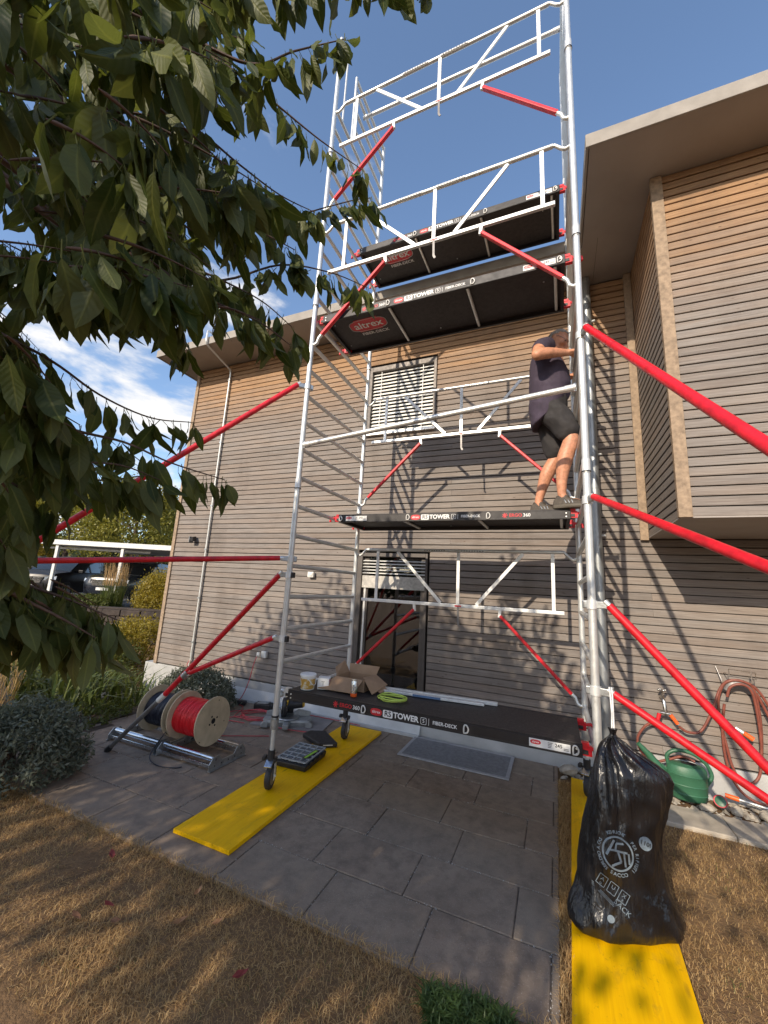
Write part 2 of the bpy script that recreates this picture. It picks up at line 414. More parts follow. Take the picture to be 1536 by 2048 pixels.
def glass_mat():
    x = N('door_glass'); x.t.nodes.remove(x.b)
    gl = x.n('ShaderNodeBsdfGlossy', {'Color': (.85,.85,.87,1), 'Roughness': .015}); tr = x.n('ShaderNodeBsdfTransparent', {'Color': (.55,.55,.56,1)})
    fr = x.n('ShaderNodeFresnel', {'IOR': 1.55}); f = x.math('MULTIPLY', fr.outputs[0], 1.9)
    ms = x.n('ShaderNodeMixShader', {0: f, 1: tr.outputs[0], 2: gl.outputs[0]}); x.t.links.new(ms.outputs[0], x.out.inputs[0]); return x.m
MT['glass'] = glass_mat()

# ------------------------------------------------------------------ ground
RW0 = Vector((-10.79, 4.83, 0)); RWD = Vector((2.093, .90, 0)).normalized(); RWN = Vector((-RWD.y, RWD.x, 0))
def sstep(a, b, t):
    t = min(1, max(0, (t-a)/(b-a))); return t*t*(3-2*t)
def ground_z(x, y):
    z = -.02
    z -= .30*sstep(-2.6, -4.6, x)*sstep(.6, 1.8, y) + .10*sstep(-2.4, -4.0, x)*sstep(-.2, .6, y)
    d = (Vector((x, y, 0))-RW0).dot(RWN)
    z += .55*sstep(-.1, .25, d)
    if -4.5 < x and y > 2.2: z = min(z, -.02)
    z += .012*mnoise.noise(Vector((x*1.3, y*1.3, 0)))
    if -2.8 < x < 5 and -1.1 < y < 2.2: z = -.022
    return z
gx = list(np.arange(-16, 9.01, .3)); gy = list(np.arange(-9, 9.01, .3))
far = [11, 14, 19, 27, 40, 65, 110, 200, 400]
gx = [-v-8 for v in far[::-1]] + gx + far; gy = [-v for v in far[::-1]] + gy + far
gv = [(x, y, ground_z(x, y)) for y in gy for x in gx]; nx = len(gx)
gf = [(j*nx+i, j*nx+i+1, (j+1)*nx+i+1, (j+1)*nx+i) for j in range(len(gy)-1) for i in range(nx-1)]
arr_mesh('lawn', gv, gf, MT['lawn'], smooth=True, kind='structure')
# garden bed soil left of the paving
def patch(name, poly, mat, dz, step=.2):
    xs = [p[0] for p in poly]; ys = [p[1] for p in poly]; 
    def inside(x, y):
        c = False; n = len(poly)
        for i in range(n):
            (x1, y1), (x2, y2) = poly[i], poly[i-1]
            if (y1 > y) != (y2 > y) and x < (x2-x1)*(y-y1)/(y2-y1)+x1: c = not c
        return c
    V = []; F = []; idx = {}
    X = np.arange(min(xs), max(xs)+step, step); Y = np.arange(min(ys), max(ys)+step, step)
    def vid(i, j):
        if (i, j) not in idx:
            idx[(i, j)] = len(V); V.append((X[i], Y[j], ground_z(X[i], Y[j])+dz + .02*mnoise.noise(Vector((X[i]*5, Y[j]*5, 3)))))
        return idx[(i, j)]
    for i in range(len(X)-1):
        for j in range(len(Y)-1):
            if inside(X[i]+step/2, Y[j]+step/2): F.append((vid(i, j), vid(i+1, j), vid(i+1, j+1), vid(i, j+1)))
    return arr_mesh(name, V, F, mat, smooth=True, kind='structure')
patch('garden_bed', [(-2.68,-.85),(-2.55,-.1),(-2.62,.55),(-2.62,1.9),(-4.1,1.95),(-9.5,4.6),(-8.5,-.6)], MT['soil'], .022)
patch('car_park', [(-30,-2),(-9.8,7.0),(-4.6,9.4),(-8,26),(-40,26)], MT['asphalt'], .03, .8)

# paving: bed with single slabs
PX0, PX1, PY0, PY1 = -2.68, 2.21, -.90, 1.93
pv = tag(B().box(PX0+.01, PX1-.006, PY0+.01, PY1, -.06, -.0075).build('paving', MT['joint']), kind='structure')
slab_cache = {}
def slab(x0, x1, y0, y1):
    w = round(x1-x0, 3); d = round(y1-y0, 3)
    if (w, d) not in slab_cache:
        b = B(); h = .008
        b.loft([[(0,0,-.048),(w,0,-.048),(w,d,-.048),(0,d,-.048)], [(0,0,-.004),(w,0,-.004),(w,d,-.004),(0,d,-.004)], [(h/2,h/2,0),(w-h/2,h/2,0),(w-h/2,d-h/2,0),(h/2,d-h/2,0)]])
        me = b.mesh(name='slab'); bm = bmesh.new(); bm.from_mesh(me); bmesh.ops.recalc_face_normals(bm, faces=bm.faces); bm.to_mesh(me); bm.free()
        me.materials.append(MT['slab']); slab_cache[(w, d)] = me
    o = inst(slab_cache[(w, d)], 'slab', pv, (x0, y0, R.uniform(-.0025, .0015)))
    o.rotation_euler = (R.uniform(-.003,.003), R.uniform(-.003,.003), R.uniform(-.003,.003))
g = .007; row = 0; y = PY0; joints = []
while y < PY1-.05:
    y1 = min(y+.405, PY1); xs = .95 if row % 2 == 0 else 1.375
    js = sorted([xs+.61*k for k in range(-7, 4) if PX0+.05 < xs+.61*k < PX1-.03])
    edges = [PX0]+js+[PX1]
    for a, b_ in zip(edges[:-1], edges[1:]):
        slab(a+g/2, b_-g/2, y+g/2, y1-g/2)
        joints.append(((b_, y), (b_, y1)))
    joints.append(((PX0, y1), (PX1, y1)))
    y = y1; row += 1
# pale grit in the joints
V = []; F = []
for (a, b_) in joints:
    L = math.hypot(b_[0]-a[0], b_[1]-a[1]); n = int(L*55)
    for k in range(n):
        t = R.random(); 
        if mnoise.noise(Vector((a[0]*3+t*L*2, a[1]*3, 5))) < -.05: continue
        x = a[0]+(b_[0]-a[0])*t+R.gauss(0, .007); yy = a[1]+(b_[1]-a[1])*t+R.gauss(0, .007)
        if not (PX0 < x < PX1 and PY0 < yy < PY1): continue
        s = R.uniform(.0015, .0042); o = len(V)
        V += [(x-s, yy-s*.6, -.003), (x+s, yy-s*.7, -.003), (x, yy+s, -.003), (x, yy, s*1.1)]
        F += [(o, o+1, o+3), (o+1, o+2, o+3), (o+2, o, o+3)]
MT['grit'] = M('pale_grit', (.36,.34,.31), .9, 0, .5, 60)
gr = arr_mesh('joint_grit', V, F, MT['grit'], pv, kind='stuff')

# ------------------------------------------------------------------ house
H = thing('house', 'two storey timber clad house with flat overhanging roof and projecting bay', 'house', (-4.0, 1.97, 0))
YW = 1.95      # face of the boards
HP = .081; BH = .0722
plank_cache = {}
def plank_mesh(L, axis):
    k = (round(L, 3), axis)
    if k not in plank_cache:
        b = B(); h = BH; t = .020
        prof = [(0, .002), (-t, 0), (-t-.002, .004), (-t+.003, h-.004), (-t+.006, h), (0, h+.002)]
        if axis == 'x': rings = [[(x, yy, z) for yy, z in prof] for x in (0, L)]
        else: rings = [[(yy, x, z) for yy, z in prof] for x in (0, L)]
        b.loft(rings); me = b.mesh(name='plank'); bm = bmesh.new(); bm.from_mesh(me); bmesh.ops.recalc_face_normals(bm, faces=bm.faces); bm.to_mesh(me); bm.free()
        me.materials.append(MT['wood']); plank_cache[k] = me
    return plank_cache[k]
# main wall: dark backing as the wall part, planks as its pieces
wb = B()
ZB, ZT = .29, 5.65
DX0, DX1, DZ1 = -.27, .715, 2.195
WX0, WX1, WZ0, WZ1 = -.30, .735, 3.97, 5.02
wb.box(-3.96, DX0-.04, 1.975, 2.15, ZB, ZT); wb.box(DX1+.04, 7.5, 1.975, 2.15, ZB, ZT)
wb.box(DX0-.04, DX1+.04, 1.975, 2.15, DZ1+.04, WZ0-.04); wb.box(DX0-.04, DX1+.04, 1.975, 2.15, WZ1+.04, ZT)
wall = wb.build('wall', MT['backing'], H)
nrow = int((ZT-ZB)/HP)+1
for i in range(nrow):
    z = ZB + .004 + i*HP
    if z + BH > ZT: break
    segs = [[-3.955, 7.4]]
    def cut(segs, a, b_):
        out = []
        for s, e in segs:
            if e <= a or s >= b_: out.append([s, e])
            else:
                if s < a: out.append([s, a])
                if e > b_: out.append([b_, e])
        return out
    if z < DZ1+.02: segs = cut(segs, DX0-.028, DX1+.02)
    if WZ0-.03 < z+BH and z < WZ1+.02: segs = cut(segs, WX0-.03, WX1+.02)
    jx = 1.0 + (.0 if i % 2 else 2.15)
    for s, e in segs:
        cs = [s] + ([jx] if s+.3 < jx < e-.3 and (i*7) % 5 < 3 else []) + [e]
        for a, b_ in zip(cs[:-1], cs[1:]):
            o = inst(plank_mesh(b_-a-.002, 'x'), 'plank', wall, (a+.001, YW+.022+R.uniform(-.0012,.0012), z+R.uniform(-.0012,.0012)))
# trims at the wall corners
B().box(-4.03, -3.958, 1.93, 2.3, ZB-.01, ZT).build('corner_board', MT['trim'], H, bevel=.003)
# far side wall (faces away) and inner volume so light does not leak through
B().box(-3.955, 7.5, 2.16, 9.5, -.3, 5.6).build('core', MT['backing'], H)
B().box(-3.99, -3.957, 2.31, 9.5, .29, 5.65).build('side_wall', MT['trim'], H)
# plinth
pb = B().box(-4.26, .70, 1.962, 2.2, -.6, .285).box(.705, 7.5, 1.962, 2.2, -.6, .285)
B().box(-4.26, 7.5, 1.962, 2.155, -.6, .272).build('plinth', MT['concrete'], H, bevel=.006)
B().add([(-2.3,1.90,.012),(.69,1.90,.012),(.69,1.957,.16),(-2.3,1.957,.16),(-2.3,1.957,.012),(.69,1.957,.012)], [(0,1,2,3),(0,4,5,1),(0,3,4),(1,5,2)]).build('plinth_flashing', MT['gutter_white'], H)
B().box(-2.3,.69,1.872,1.898,.0,.030).build('flashing_lip', MT['gutter_white'], H)
# bay
BX, BY, BZ = 3.15, .716, 2.41
bay = B().box(BX+.025, 7.5, BY+.03, 1.93, BZ+.012, 5.65).build('bay', MT['backing'], H)
i = 0
while BZ+.006+i*HP+BH < 5.65:
    z = BZ+.006+i*HP
    inst(plank_mesh(4.2, 'x'), 'plank', bay, (BX+.082, BY+.026, z))
    inst(plank_mesh(1.93-BY-.055, 'y'), 'plank', bay, (BX+.0245, BY+.035, z))
    i += 1
B().box(BX-.012, BX+.080, BY-.012, BY+.034, BZ-.004, 5.648).build('corner_board', MT['trim'], bay, bevel=.003)
B().box(BX-.075, BX+.002, 1.905, 1.9285, BZ-.03, 5.648).build('corner_board', MT['trim'], bay, bevel=.003)
B().box(BX+.002, 7.5, BY+.005, 1.9275, BZ-.008, BZ+.005).build('bay_soffit', MT['soffit'], bay)
# roof
roof = B().box(-4.36, 2.60, 1.335, 9.6, 5.655, 5.77).box(2.60, 7.6, .222, 9.6, 5.656, 5.769).build('roof', MT['soffit'], H)
def fas(n, x0, x1, y0, y1): B().box(x0, x1, y0, y1, 5.646, 5.782).build(n, MT['fascia'], roof, bevel=.004)
fas('fascia', -4.40, 2.566, 1.31, 1.333); fas('fascia', 2.57, 7.6, .197, .2205); fas('fascia', 2.57, 2.5935, .222, 1.309); fas('fascia', -4.40, -4.363, 1.335, 9.6)
for s in ((-4.36, -3.96, 1.9), (-3.06, -3.05, 0), (-.4, -.39, 0)):
    pass
sj = B()
for xx in (-4.0,-.7): sj.box(xx, xx+.003, 1.34, 1.925, 5.6535, 5.656)
sj.box(2.75, 2.7525, 1.25, 1.92, 5.6552, 5.657)
sj.build('panel_joint', MT['backing'], roof)
# door
door = B().box(DX0-.03, DX0+.045, 1.93, 2.06, .285, DZ1).box(DX1-.03, DX1, 1.93, 2.06, .285, DZ1).box(DX0+.045, DX1-.03, 1.93, 2.06, DZ1-.05, DZ1).build('door', MT['frame'], H, bevel=.003)
B().box(DX0+.047, DX0+.125, 1.985, 2.035, .32, DZ1-.06).box(DX1-.10, DX1-.032, 1.985, 2.035, .32, DZ1-.06).build('door_stile', MT['frame'], door, bevel=.002)
B().box(DX0+.075, DX0+.10, 1.972, 1.986, .32, DZ1-.4).build('guide_rail', MT['alu_flat'], door)
B().box(DX0+.047, DX1-.032, 1.94, 2.05, .286, .32).build('door_sill', MT['alu_flat'], door, bevel=.002)
B().box(DX0+.126, DX1-.101, 2.008, 2.016, .322, DZ1-.062).build('pane', MT['glass'], door)
B().box(DX0+.06, DX1-.05, 2.10, 2.158, .30, DZ1).build('room_dark_panel', M('dark_room', (.045,.032,.028), .9, 0, .3, 2), door)  # dark-coloured panel standing in for the unlit room behind the glass
MT['mesh_shade'] = M('pale_blind_stack', (.46,.44,.40), .5, .2, .25, 30, .3, 40)
for k in range(5):
    z = 2.085-.042*k
    B().add([(DX0+.05,1.945,z),(DX1-.035,1.945,z),(DX1-.035,1.978,z+.012),(DX0+.05,1.978,z+.012),(DX0+.05,1.945,z-.004),(DX1-.035,1.945,z-.004),(DX1-.035,1.978,z+.008),(DX0+.05,1.978,z+.008)], [(0,1,2,3),(4,7,6,5),(0,4,5,1),(3,2,6,7),(0,3,7,4),(1,5,6,2)]).build('slat', MT['slat'], door)
B().box(DX0+.05, DX1-.035, 1.948, 1.978, 1.72, 1.885).build('blind_stack', MT['mesh_shade'], door)
# upper window with closed-ish blind
win = B().box(WX0-.03, WX0+.05, 1.925, 2.06, WZ0-.02, WZ1).box(WX1-.022, WX1+.02, 1.925, 2.06, WZ0-.02, WZ1).box(WX0+.05, WX1-.022, 1.925, 2.06, WZ1-.075, WZ1).build('window', MT['frame'], H, bevel=.003)
B().box(WX0-.03, WX1+.022, 1.90, 2.05, WZ0-.055, WZ0-.021).build('window_sill', MT['alu_flat'], win, bevel=.002)
B().box(WX0+.052, WX1-.024, 2.06, 2.07, WZ0-.02, WZ1-.077).build('pane', MT['car_glass'], win)
ns = 18; 
for k in range(ns):
    z = WZ0+.012+k*(WZ1-.11-WZ0-.012)/(ns-1); s = .038
    b = B(); x0, x1 = WX0+.056, WX1-.03
    b.add([(x0,1.955,z-.018),(x1,1.955,z-.018),(x1,1.972,z+.002),(x0,1.972,z+.002),(x1,1.984,z+.022),(x0,1.984,z+.022)], [(0,1,2,3),(3,2,4,5)])
    o = b.build('slat', MT['slat'], win); o.modifiers.new('s','SOLIDIFY').thickness = .003
for xx in (WX0+.19, WX1-.19): B().box(xx, xx+.006, 1.945, 1.949, WZ0, WZ1-.08).build('blind_tape', MT['slat'], win)
# rain pipe, large
dp = B().tube([(2.66,1.855,.26),(2.66,1.855,5.649)], .05, 20).build('downpipe', MT['zinc'], H, smooth=40)
for z in (5.05, 3.35, 2.42, .86):
    B().tube([(2.66,1.855,z-.015),(2.66,1.855,z+.015)], .0535, 20).build('pipe_collar', MT['zinc'], dp, smooth=40)
    B().cyl((2.705,1.86,z),(2.745,1.84,z),.014,10).build('clip_screw', MT['alu'], dp, smooth=40)
for z in (5.63,3.0,.28): B().tube([(2.66,1.855,z-.05),(2.66,1.855,z-.001)], .0545, 20).build('pipe_socket', MT['zinc'], dp, smooth=40)
# slim conduit that climbs round the eave
cp = [(-3.17,1.918,.42),(-3.17,1.918,5.44),(-3.165,1.90,5.50),(-3.13,1.35,5.615),(-3.125,1.285,5.64),(-3.125,1.275,5.70),(-3.125,1.275,5.86),(-3.12,1.30,5.885),(-3.12,1.62,5.885)]
cd = B().tube(cp, .017, 12).build('conduit_pipe', MT['alu'], H, smooth=60)
for z in (5.3, 4.1, 2.95, 2.2, 1.4, .7): B().box(-3.195,-3.145,1.90,1.93,z-.012,z+.012).build('pipe_clip', MT['alu_dull'], cd)
for k in range(3): B().tube(curve([(-3.17,1.92,.45),(-3.17+.03*k-.05,1.91,.36),(-3.22+.05*k,1.90,.27),(-3.3+.08*k,1.84,.12)],5), .006, 6).build('cable_tail', (MT['cable_pink'],MT['slat'],MT['trim'])[k], cd, smooth=60)
# fittings on the wall
t = thing('wall_lamp', 'small black angled spotlight fixed high on the left of the timber wall', 'lamp', (-3.46,1.93,2.38))
B().add([(-3.50,1.925,2.42),(-3.44,1.925,2.42),(-3.42,1.83,2.40),(-3.50,1.83,2.36),(-3.50,1.925,2.36),(-3.44,1.925,2.34),(-3.42,1.84,2.32),(-3.50,1.85,2.31)], [(0,1,2,3),(4,7,6,5),(0,3,7,4),(1,5,6,2),(0,4,5,1),(3,2,6,7)]).build('lamp_housing', MT['black'], t, bevel=.004)
B().box(-3.515,-3.505,1.84,1.925,2.31,2.41).build('lamp_bracket', MT['alu_dull'], t)
t = thing('wall_socket', 'white double outlet box high on the boards beside the scaffold ladder', 'socket', (-1.02,1.93,1.86))
B().box(-1.08,-.98,1.885,1.929,1.82,1.90).build('socket_box', MT['socket'], t, bevel=.006); B().box(-1.045,-.995,1.874,1.884,1.84,1.88).build('socket_lid', MT['socket'], t, bevel=.004)
t = thing('wall_socket', 'white socket low on the boards with a red lead plugged in', 'socket', (-1.74,1.93,.68))
B().box(-1.76,-1.67,1.88,1.929,.63,.72).build('socket_box', MT['socket'], t, bevel=.006)
B().lathe([(.0,0),(.035,.001),(.038,.012),(.03,.03),(.012,.034)], (-1.765,1.85,.675), (-.6,-.8,0), 16).build('plug', MT['socket'], t, smooth=40)
B().tube(curve([(-1.78,1.83,.66),(-1.80,1.80,.55),(-1.84,1.78,.30),(-1.92,1.77,.10),(-1.97,1.72,.02)],6), .006, 6).build('plug_lead', MT['cable_pink'], t, smooth=60)
# ------------------------------------------------------------------ scaffold tower
T = thing('scaffold_tower', 'tall aluminium mobile scaffold tower with black platforms and red braces', 'scaffold', (0, 0, .03))
TL, TW, Z0, HK = 2.45, 1.30, .765, .28
RK = lambda k: Z0+HK*k
JZ = [.60, 2.607, 4.567, 6.527, 8.26]
rung_full = None
def rung_mesh(L):
    b = B().tube([(0,0,0),(0,.03,0),(0,L-.03,0),(0,L,0)], .0205, 12); me = b.mesh(name='rung')
    me.polygons.foreach_set('use_smooth', [True]*len(me.polygons)); me.set_sharp_from_angle(angle=math.radians(50)); me.materials.append(MT['alu']); return me
RM = rung_mesh(TW-.04); RMS = rung_mesh(TW-.40-.02); RMT = rung_mesh(.14)
for x in (0, TL):
    for s in range(4):
        z0, z1 = JZ[s]+.001, JZ[s+1]-.001
        fr = bpy.data.objects.new('end_frame', None); col.objects.link(fr); fr.parent = T; fr.location = Vector((x, 0, z0))-OFF[T]; fr.empty_display_size = .1; OFF[fr] = Vector((x, 0, z0))
        for y in (0, TW): B().tube([(x,y,z0),(x,y,z1)], .0255, 16).build('post', MT['alu'], fr, smooth=45)
        if s == 3:
            B().tube([(x,.40,RK(23)),(x,.40,8.26)], .019, 12).build('half_post', MT['alu'], fr, smooth=45); B().tube([(x,.17,RK(23)),(x,.17,8.22)], .013, 10).build('half_post', MT['alu'], fr, smooth=45)
        for k in range(0, 27):
            z = RK(k)
            if not (z0 < z < z1): continue
            if k > 23: inst(RMS, 'rung', fr, (x, .415, z))
            else: inst(RM, 'rung', fr, (x, .02, z))
        if s == 3: inst(RMS, 'rung', fr, (x, .415, 8.235))
        if s < 3:
            for y in (0, TW):
                B().tube([(x,y,z1-.002),(x,y,z1+.10)], .0292, 16).build('coupling_sleeve', MT['alu_flat'], fr, smooth=45)
                B().tube([(x,y,z1+.004),(x,y,z1+.013)], .0325, 16).build('lock_ring', MT['black'], fr, smooth=45)
        else:
            for y in (0, TW): B().sph((x,y,z1), .024, 12, 6, (1,1,.5)).build('end_cap', MT['socket'], fr, smooth=60)
# horizontal braces
def brace(name, a, b_):
    a = Vector(a); b_ = Vector(b_); d = (b_-a).normalized()
    o = B().tube([a+d*.05, b_-d*.05], .0235, 14).build(name, MT['alu'], T, smooth=45)
    for p, q in ((a, a+d*.10), (b_, b_-d*.10)):
        B().tube([p+(q-p)*.3, q], .026, 14).build('brace_claw', MT['alu_flat'], o, smooth=45)
        B().tube([p+(q-p)*.35+Vector((0,0,-.03)), p+(q-p)*.35+Vector((0,0,.03))], .012, 8).build('claw_pin', MT['alu_dull'], o, smooth=45)
brace('horizontal_brace', (.02,-.035,3.03), (TL-.02,-.035,3.255))
brace('horizontal_brace', (.0,.60,7.86), (TL,.64,7.90))

# platforms
WHT, RDP = MT['white'], MT['printred']
def dring(b, c, ux, uy, s=.034):
    c = Vector(c); ux = Vector(ux); uy = Vector(uy)
    pts = [c+ux*(s*a)+uy*(s*d) for a, d in ((-.45,-.75),(.25,-.6),(.5,.1),(.15,.75),(-.25,.8),(-.45,.3))]
    b.tube(curve(pts+[pts[0]], 3)[:-1], s*.16, 6, closed=True)
def platform(y0, k, logo=True, flip=False):
    z = RK(k)-(.023 if k == 6 else 0); y1 = y0+.61; zb, zt = z-.022, z+.063; x0, x1 = .085, TL-.085
    p = B().box(x0+.006, x1-.006, y0+.026, y1-.026, zb+.036, zt-.003).build('platform', MT['deck'], T, bevel=.002)
    for ya in (y0, y1-.025):
        bm_ = B().box(x0, x1, ya, ya+.025, zb, zt-.012).box(x0, x1, ya+.003, ya+.028 if ya == y0 else ya+.025, zt-.012, zt).build('side_beam', MT['beam'], p, bevel=.002)
        if ya == y0:
            B().box(x0+.001, x1-.001, ya-.0012, ya, zb+.006, zb+.014).build('beam_groove', MT['black'], bm_)
            # lettering on the outer face
            fy = ya-.0018; ux, uy = (1,0,0), (0,0,1); zc = (zb+zt)/2-.004
            if not flip: xe, xr1, xo, xr2, xl, xr3 = .655, .815, .925, 1.625, 2.17, 2.325
            else: xe, xr1, xo, xr2, xl, xr3 = 1.915, .885, .965, 1.675, .30, .115
            w_ = B(); r_ = B()
            text_on(r_, 'ERGO', (xe, fy, zc), ux, uy, .042, bold=.02); text_on(w_, '360', (xe+.095, fy, zc), ux, uy, .042, bold=.015)
            for a in range(7):
                an = math.pi*(.05+a/6*1.6); r_.obox((xe-.092+math.cos(an)*.016, fy, zc+math.sin(an)*.016), (math.cos(an),0,math.sin(an)), (0,1,0), (-math.sin(an),0,math.cos(an)), .016, .0006, .007)
            r_.add(oval((xe-.092,fy,zc),ux,uy,.022,.022,14,2), [tuple(range(14))])
            r_.add(oval((xo, fy, zc), ux, uy, .098, .052), [tuple(range(28))])
            text_on(w_, 'altrex', (xo, fy-.0006, zc+.001), ux, uy, .030, bold=.01)
            w_.add(oval((xo+.098, fy, zc), ux, uy, .082, .054, 28, 7), [tuple(range(28))])
            text_on(w_, 'TOWER', (xo+.245, fy, zc), ux, uy, .056, bold=.035)
            text_on(w_, 'FIBER-DECK', (xo+.545, fy, zc), ux, uy, .034, bold=.018)
            w_.box(xo+.424, xo+.427, fy-.0003, fy, zc-.024, zc+.024)
            w_.prism([Vector(q) for q in oval((xo+.385, fy, zc), ux, uy, .046, .048, 20, 6)], (0,-.0002,0))
            k_ = B(); text_on(k_, 'RS', (xo+.098, fy-.0006, zc), ux, uy, .054, bold=.02)
            k_.add(oval((xo+.385, fy-.0005, zc), ux, uy, .040, .042, 20, 6), [tuple(range(20))])
            text_on(w_, '5', (xo+.385, fy-.0009, zc), ux, uy, .036, bold=.01)
            [tag(o_, kind='stuff') for o_ in (w_.build('white_lettering', WHT, bm_, fix=False), r_.build('red_lettering', RDP, bm_, fix=False), k_.build('black_lettering', MT['beam'], bm_, fix=False))]
            lb = B().box(xl-.125, xl+.125, fy-.0006, fy+.001, zc-.024, zc+.026).build('rating_label', MT['label'], bm_)
            l2 = B(); l2.add(oval((xl-.085, fy-.001, zc+.006), ux, uy, .066, .028), [tuple(range(28))]); l2.build('label_oval', RDP, bm_, fix=False)
            l3 = B(); text_on(l3, '245', (xl+.055, fy-.001, zc+.006), ux, uy, .030, bold=.02)
            for q in range(4): l3.box(xl-.01, xl+.02-.004*q, fy-.0011, fy-.0007, zc+.014-q*.009, zc+.017-q*.009)
            for q in range(2): l3.box(xl+.085, xl+.115, fy-.0011, fy-.0007, zc-.006-q*.008, zc-.003-q*.008)
            l3.build('label_print', MT['beam'], bm_, fix=False)
            l4 = B(); text_on(l4, 'altrex', (xl-.085, fy-.0016, zc+.0065), ux, uy, .019, bold=.01); l4.build('label_oval_print', WHT, bm_, fix=False)
            for xr in (xr1, xr2, xr3):
                d = B(); dring(d, (xr, fy-.004, zc), ux, uy); d.build('tie_ring', MT['socket'], bm_, smooth=60)
    for xa in (x0, x1-.03): B().box(xa+.001, xa+.029, y0+.0265, y1-.0265, zb+.002, zb+.035).build('end_beam', MT['beam'], p)
    for xa in (.81, 1.57, 2.29): B().tube([(xa,y0+.026,zb+.020),(xa+.01,y1-.026,zb+.020)], .014, 10).build('cross_bar', MT['alu'], p, smooth=45)
    # claws that sit on the rungs
    for sx, xr in ((-1, 0), (1, TL)):
        for yc in (y0+.035, y1-.035):
            b = B(); xi = xr-sx*.115
            b.box(min(xr-sx*.03, xi), max(xr-sx*.03, xi), yc-.016, yc+.016, zb+.012, zt-.016)
            b.tube([(xr-sx*.045,yc,z+.002),(xr-sx*.035,yc,z+.030),(xr,yc,z+.036),(xr+sx*.032,yc,z+.022),(xr+sx*.036,yc,z-.012)], .0125, 8)
            b.box(min(xr-sx*.045, xr-sx*.09), max(xr-sx*.045, xr-sx*.09), yc-.020, yc+.020, zt-.018, zt+.004)
            cl = b.build('hook', MT['redplastic'] if not (k == 0 and sx < 0) else MT['alu_flat'], p, smooth=40)
            B().box(min(xr-sx*.052, xr-sx*.083), max(xr-sx*.052, xr-sx*.083), yc-.022, yc+.022, zb+.022, zb+.046).build('hook_slot', MT['black'], cl)
    for xa in (.12, TL-.12):
        for zc in (zb+.02, zb+.05): B().cyl((xa,y0-.004,zc),(xa,y0+.001,zc),.006,8).build('rivet', MT['alu'], p)
    if logo:
        zc = zb+.0345; ux, uy = (1,0,0), (0,-1,0)
        yc = y0+.215; xc = .50
        r_ = B(); q = oval((xc, yc, zc), ux, uy, .40, .155, 36, 3.4); r_.add(q, [tuple(range(36))]); r_.box(xc-.13, xc+.13, yc-.094, yc-.07, zc-.0005, zc+.001).box(xc-.13, xc+.13, yc+.07, yc+.094, zc-.0005, zc+.001); r_.build('emblem_red', RDP, p, fix=False)
        w_ = B(); text_on(w_, 'altrex', (xc, yc, zc-.0022), ux, uy, .135, bold=.012)
        text_on(w_, 'FIBER-DECK', (xc+.03, yc+.135, zc-.001), ux, uy, .058, bold=.012)
        w_.tube(oval((xc, yc, zc-.001), ux, uy, .412, .168, 36, 3.4), .0022, 4, closed=True); w_.build('emblem_white', WHT, p, fix=False)
    for xx, yy in ((.16,y0+.12),(.16,y1-.12),(2.2,y0+.2),(1.2,y1-.1)):
        B().lathe([(.0,0),(.007,.001),(.007,-.004)], (xx,yy,zb+.034)).build('deck_bolt', MT['alu_dull'], p)
    return p
platform(.03, 0, False); platform(.66, 6, False, True); platform(.03, 13); platform(.66, 18)

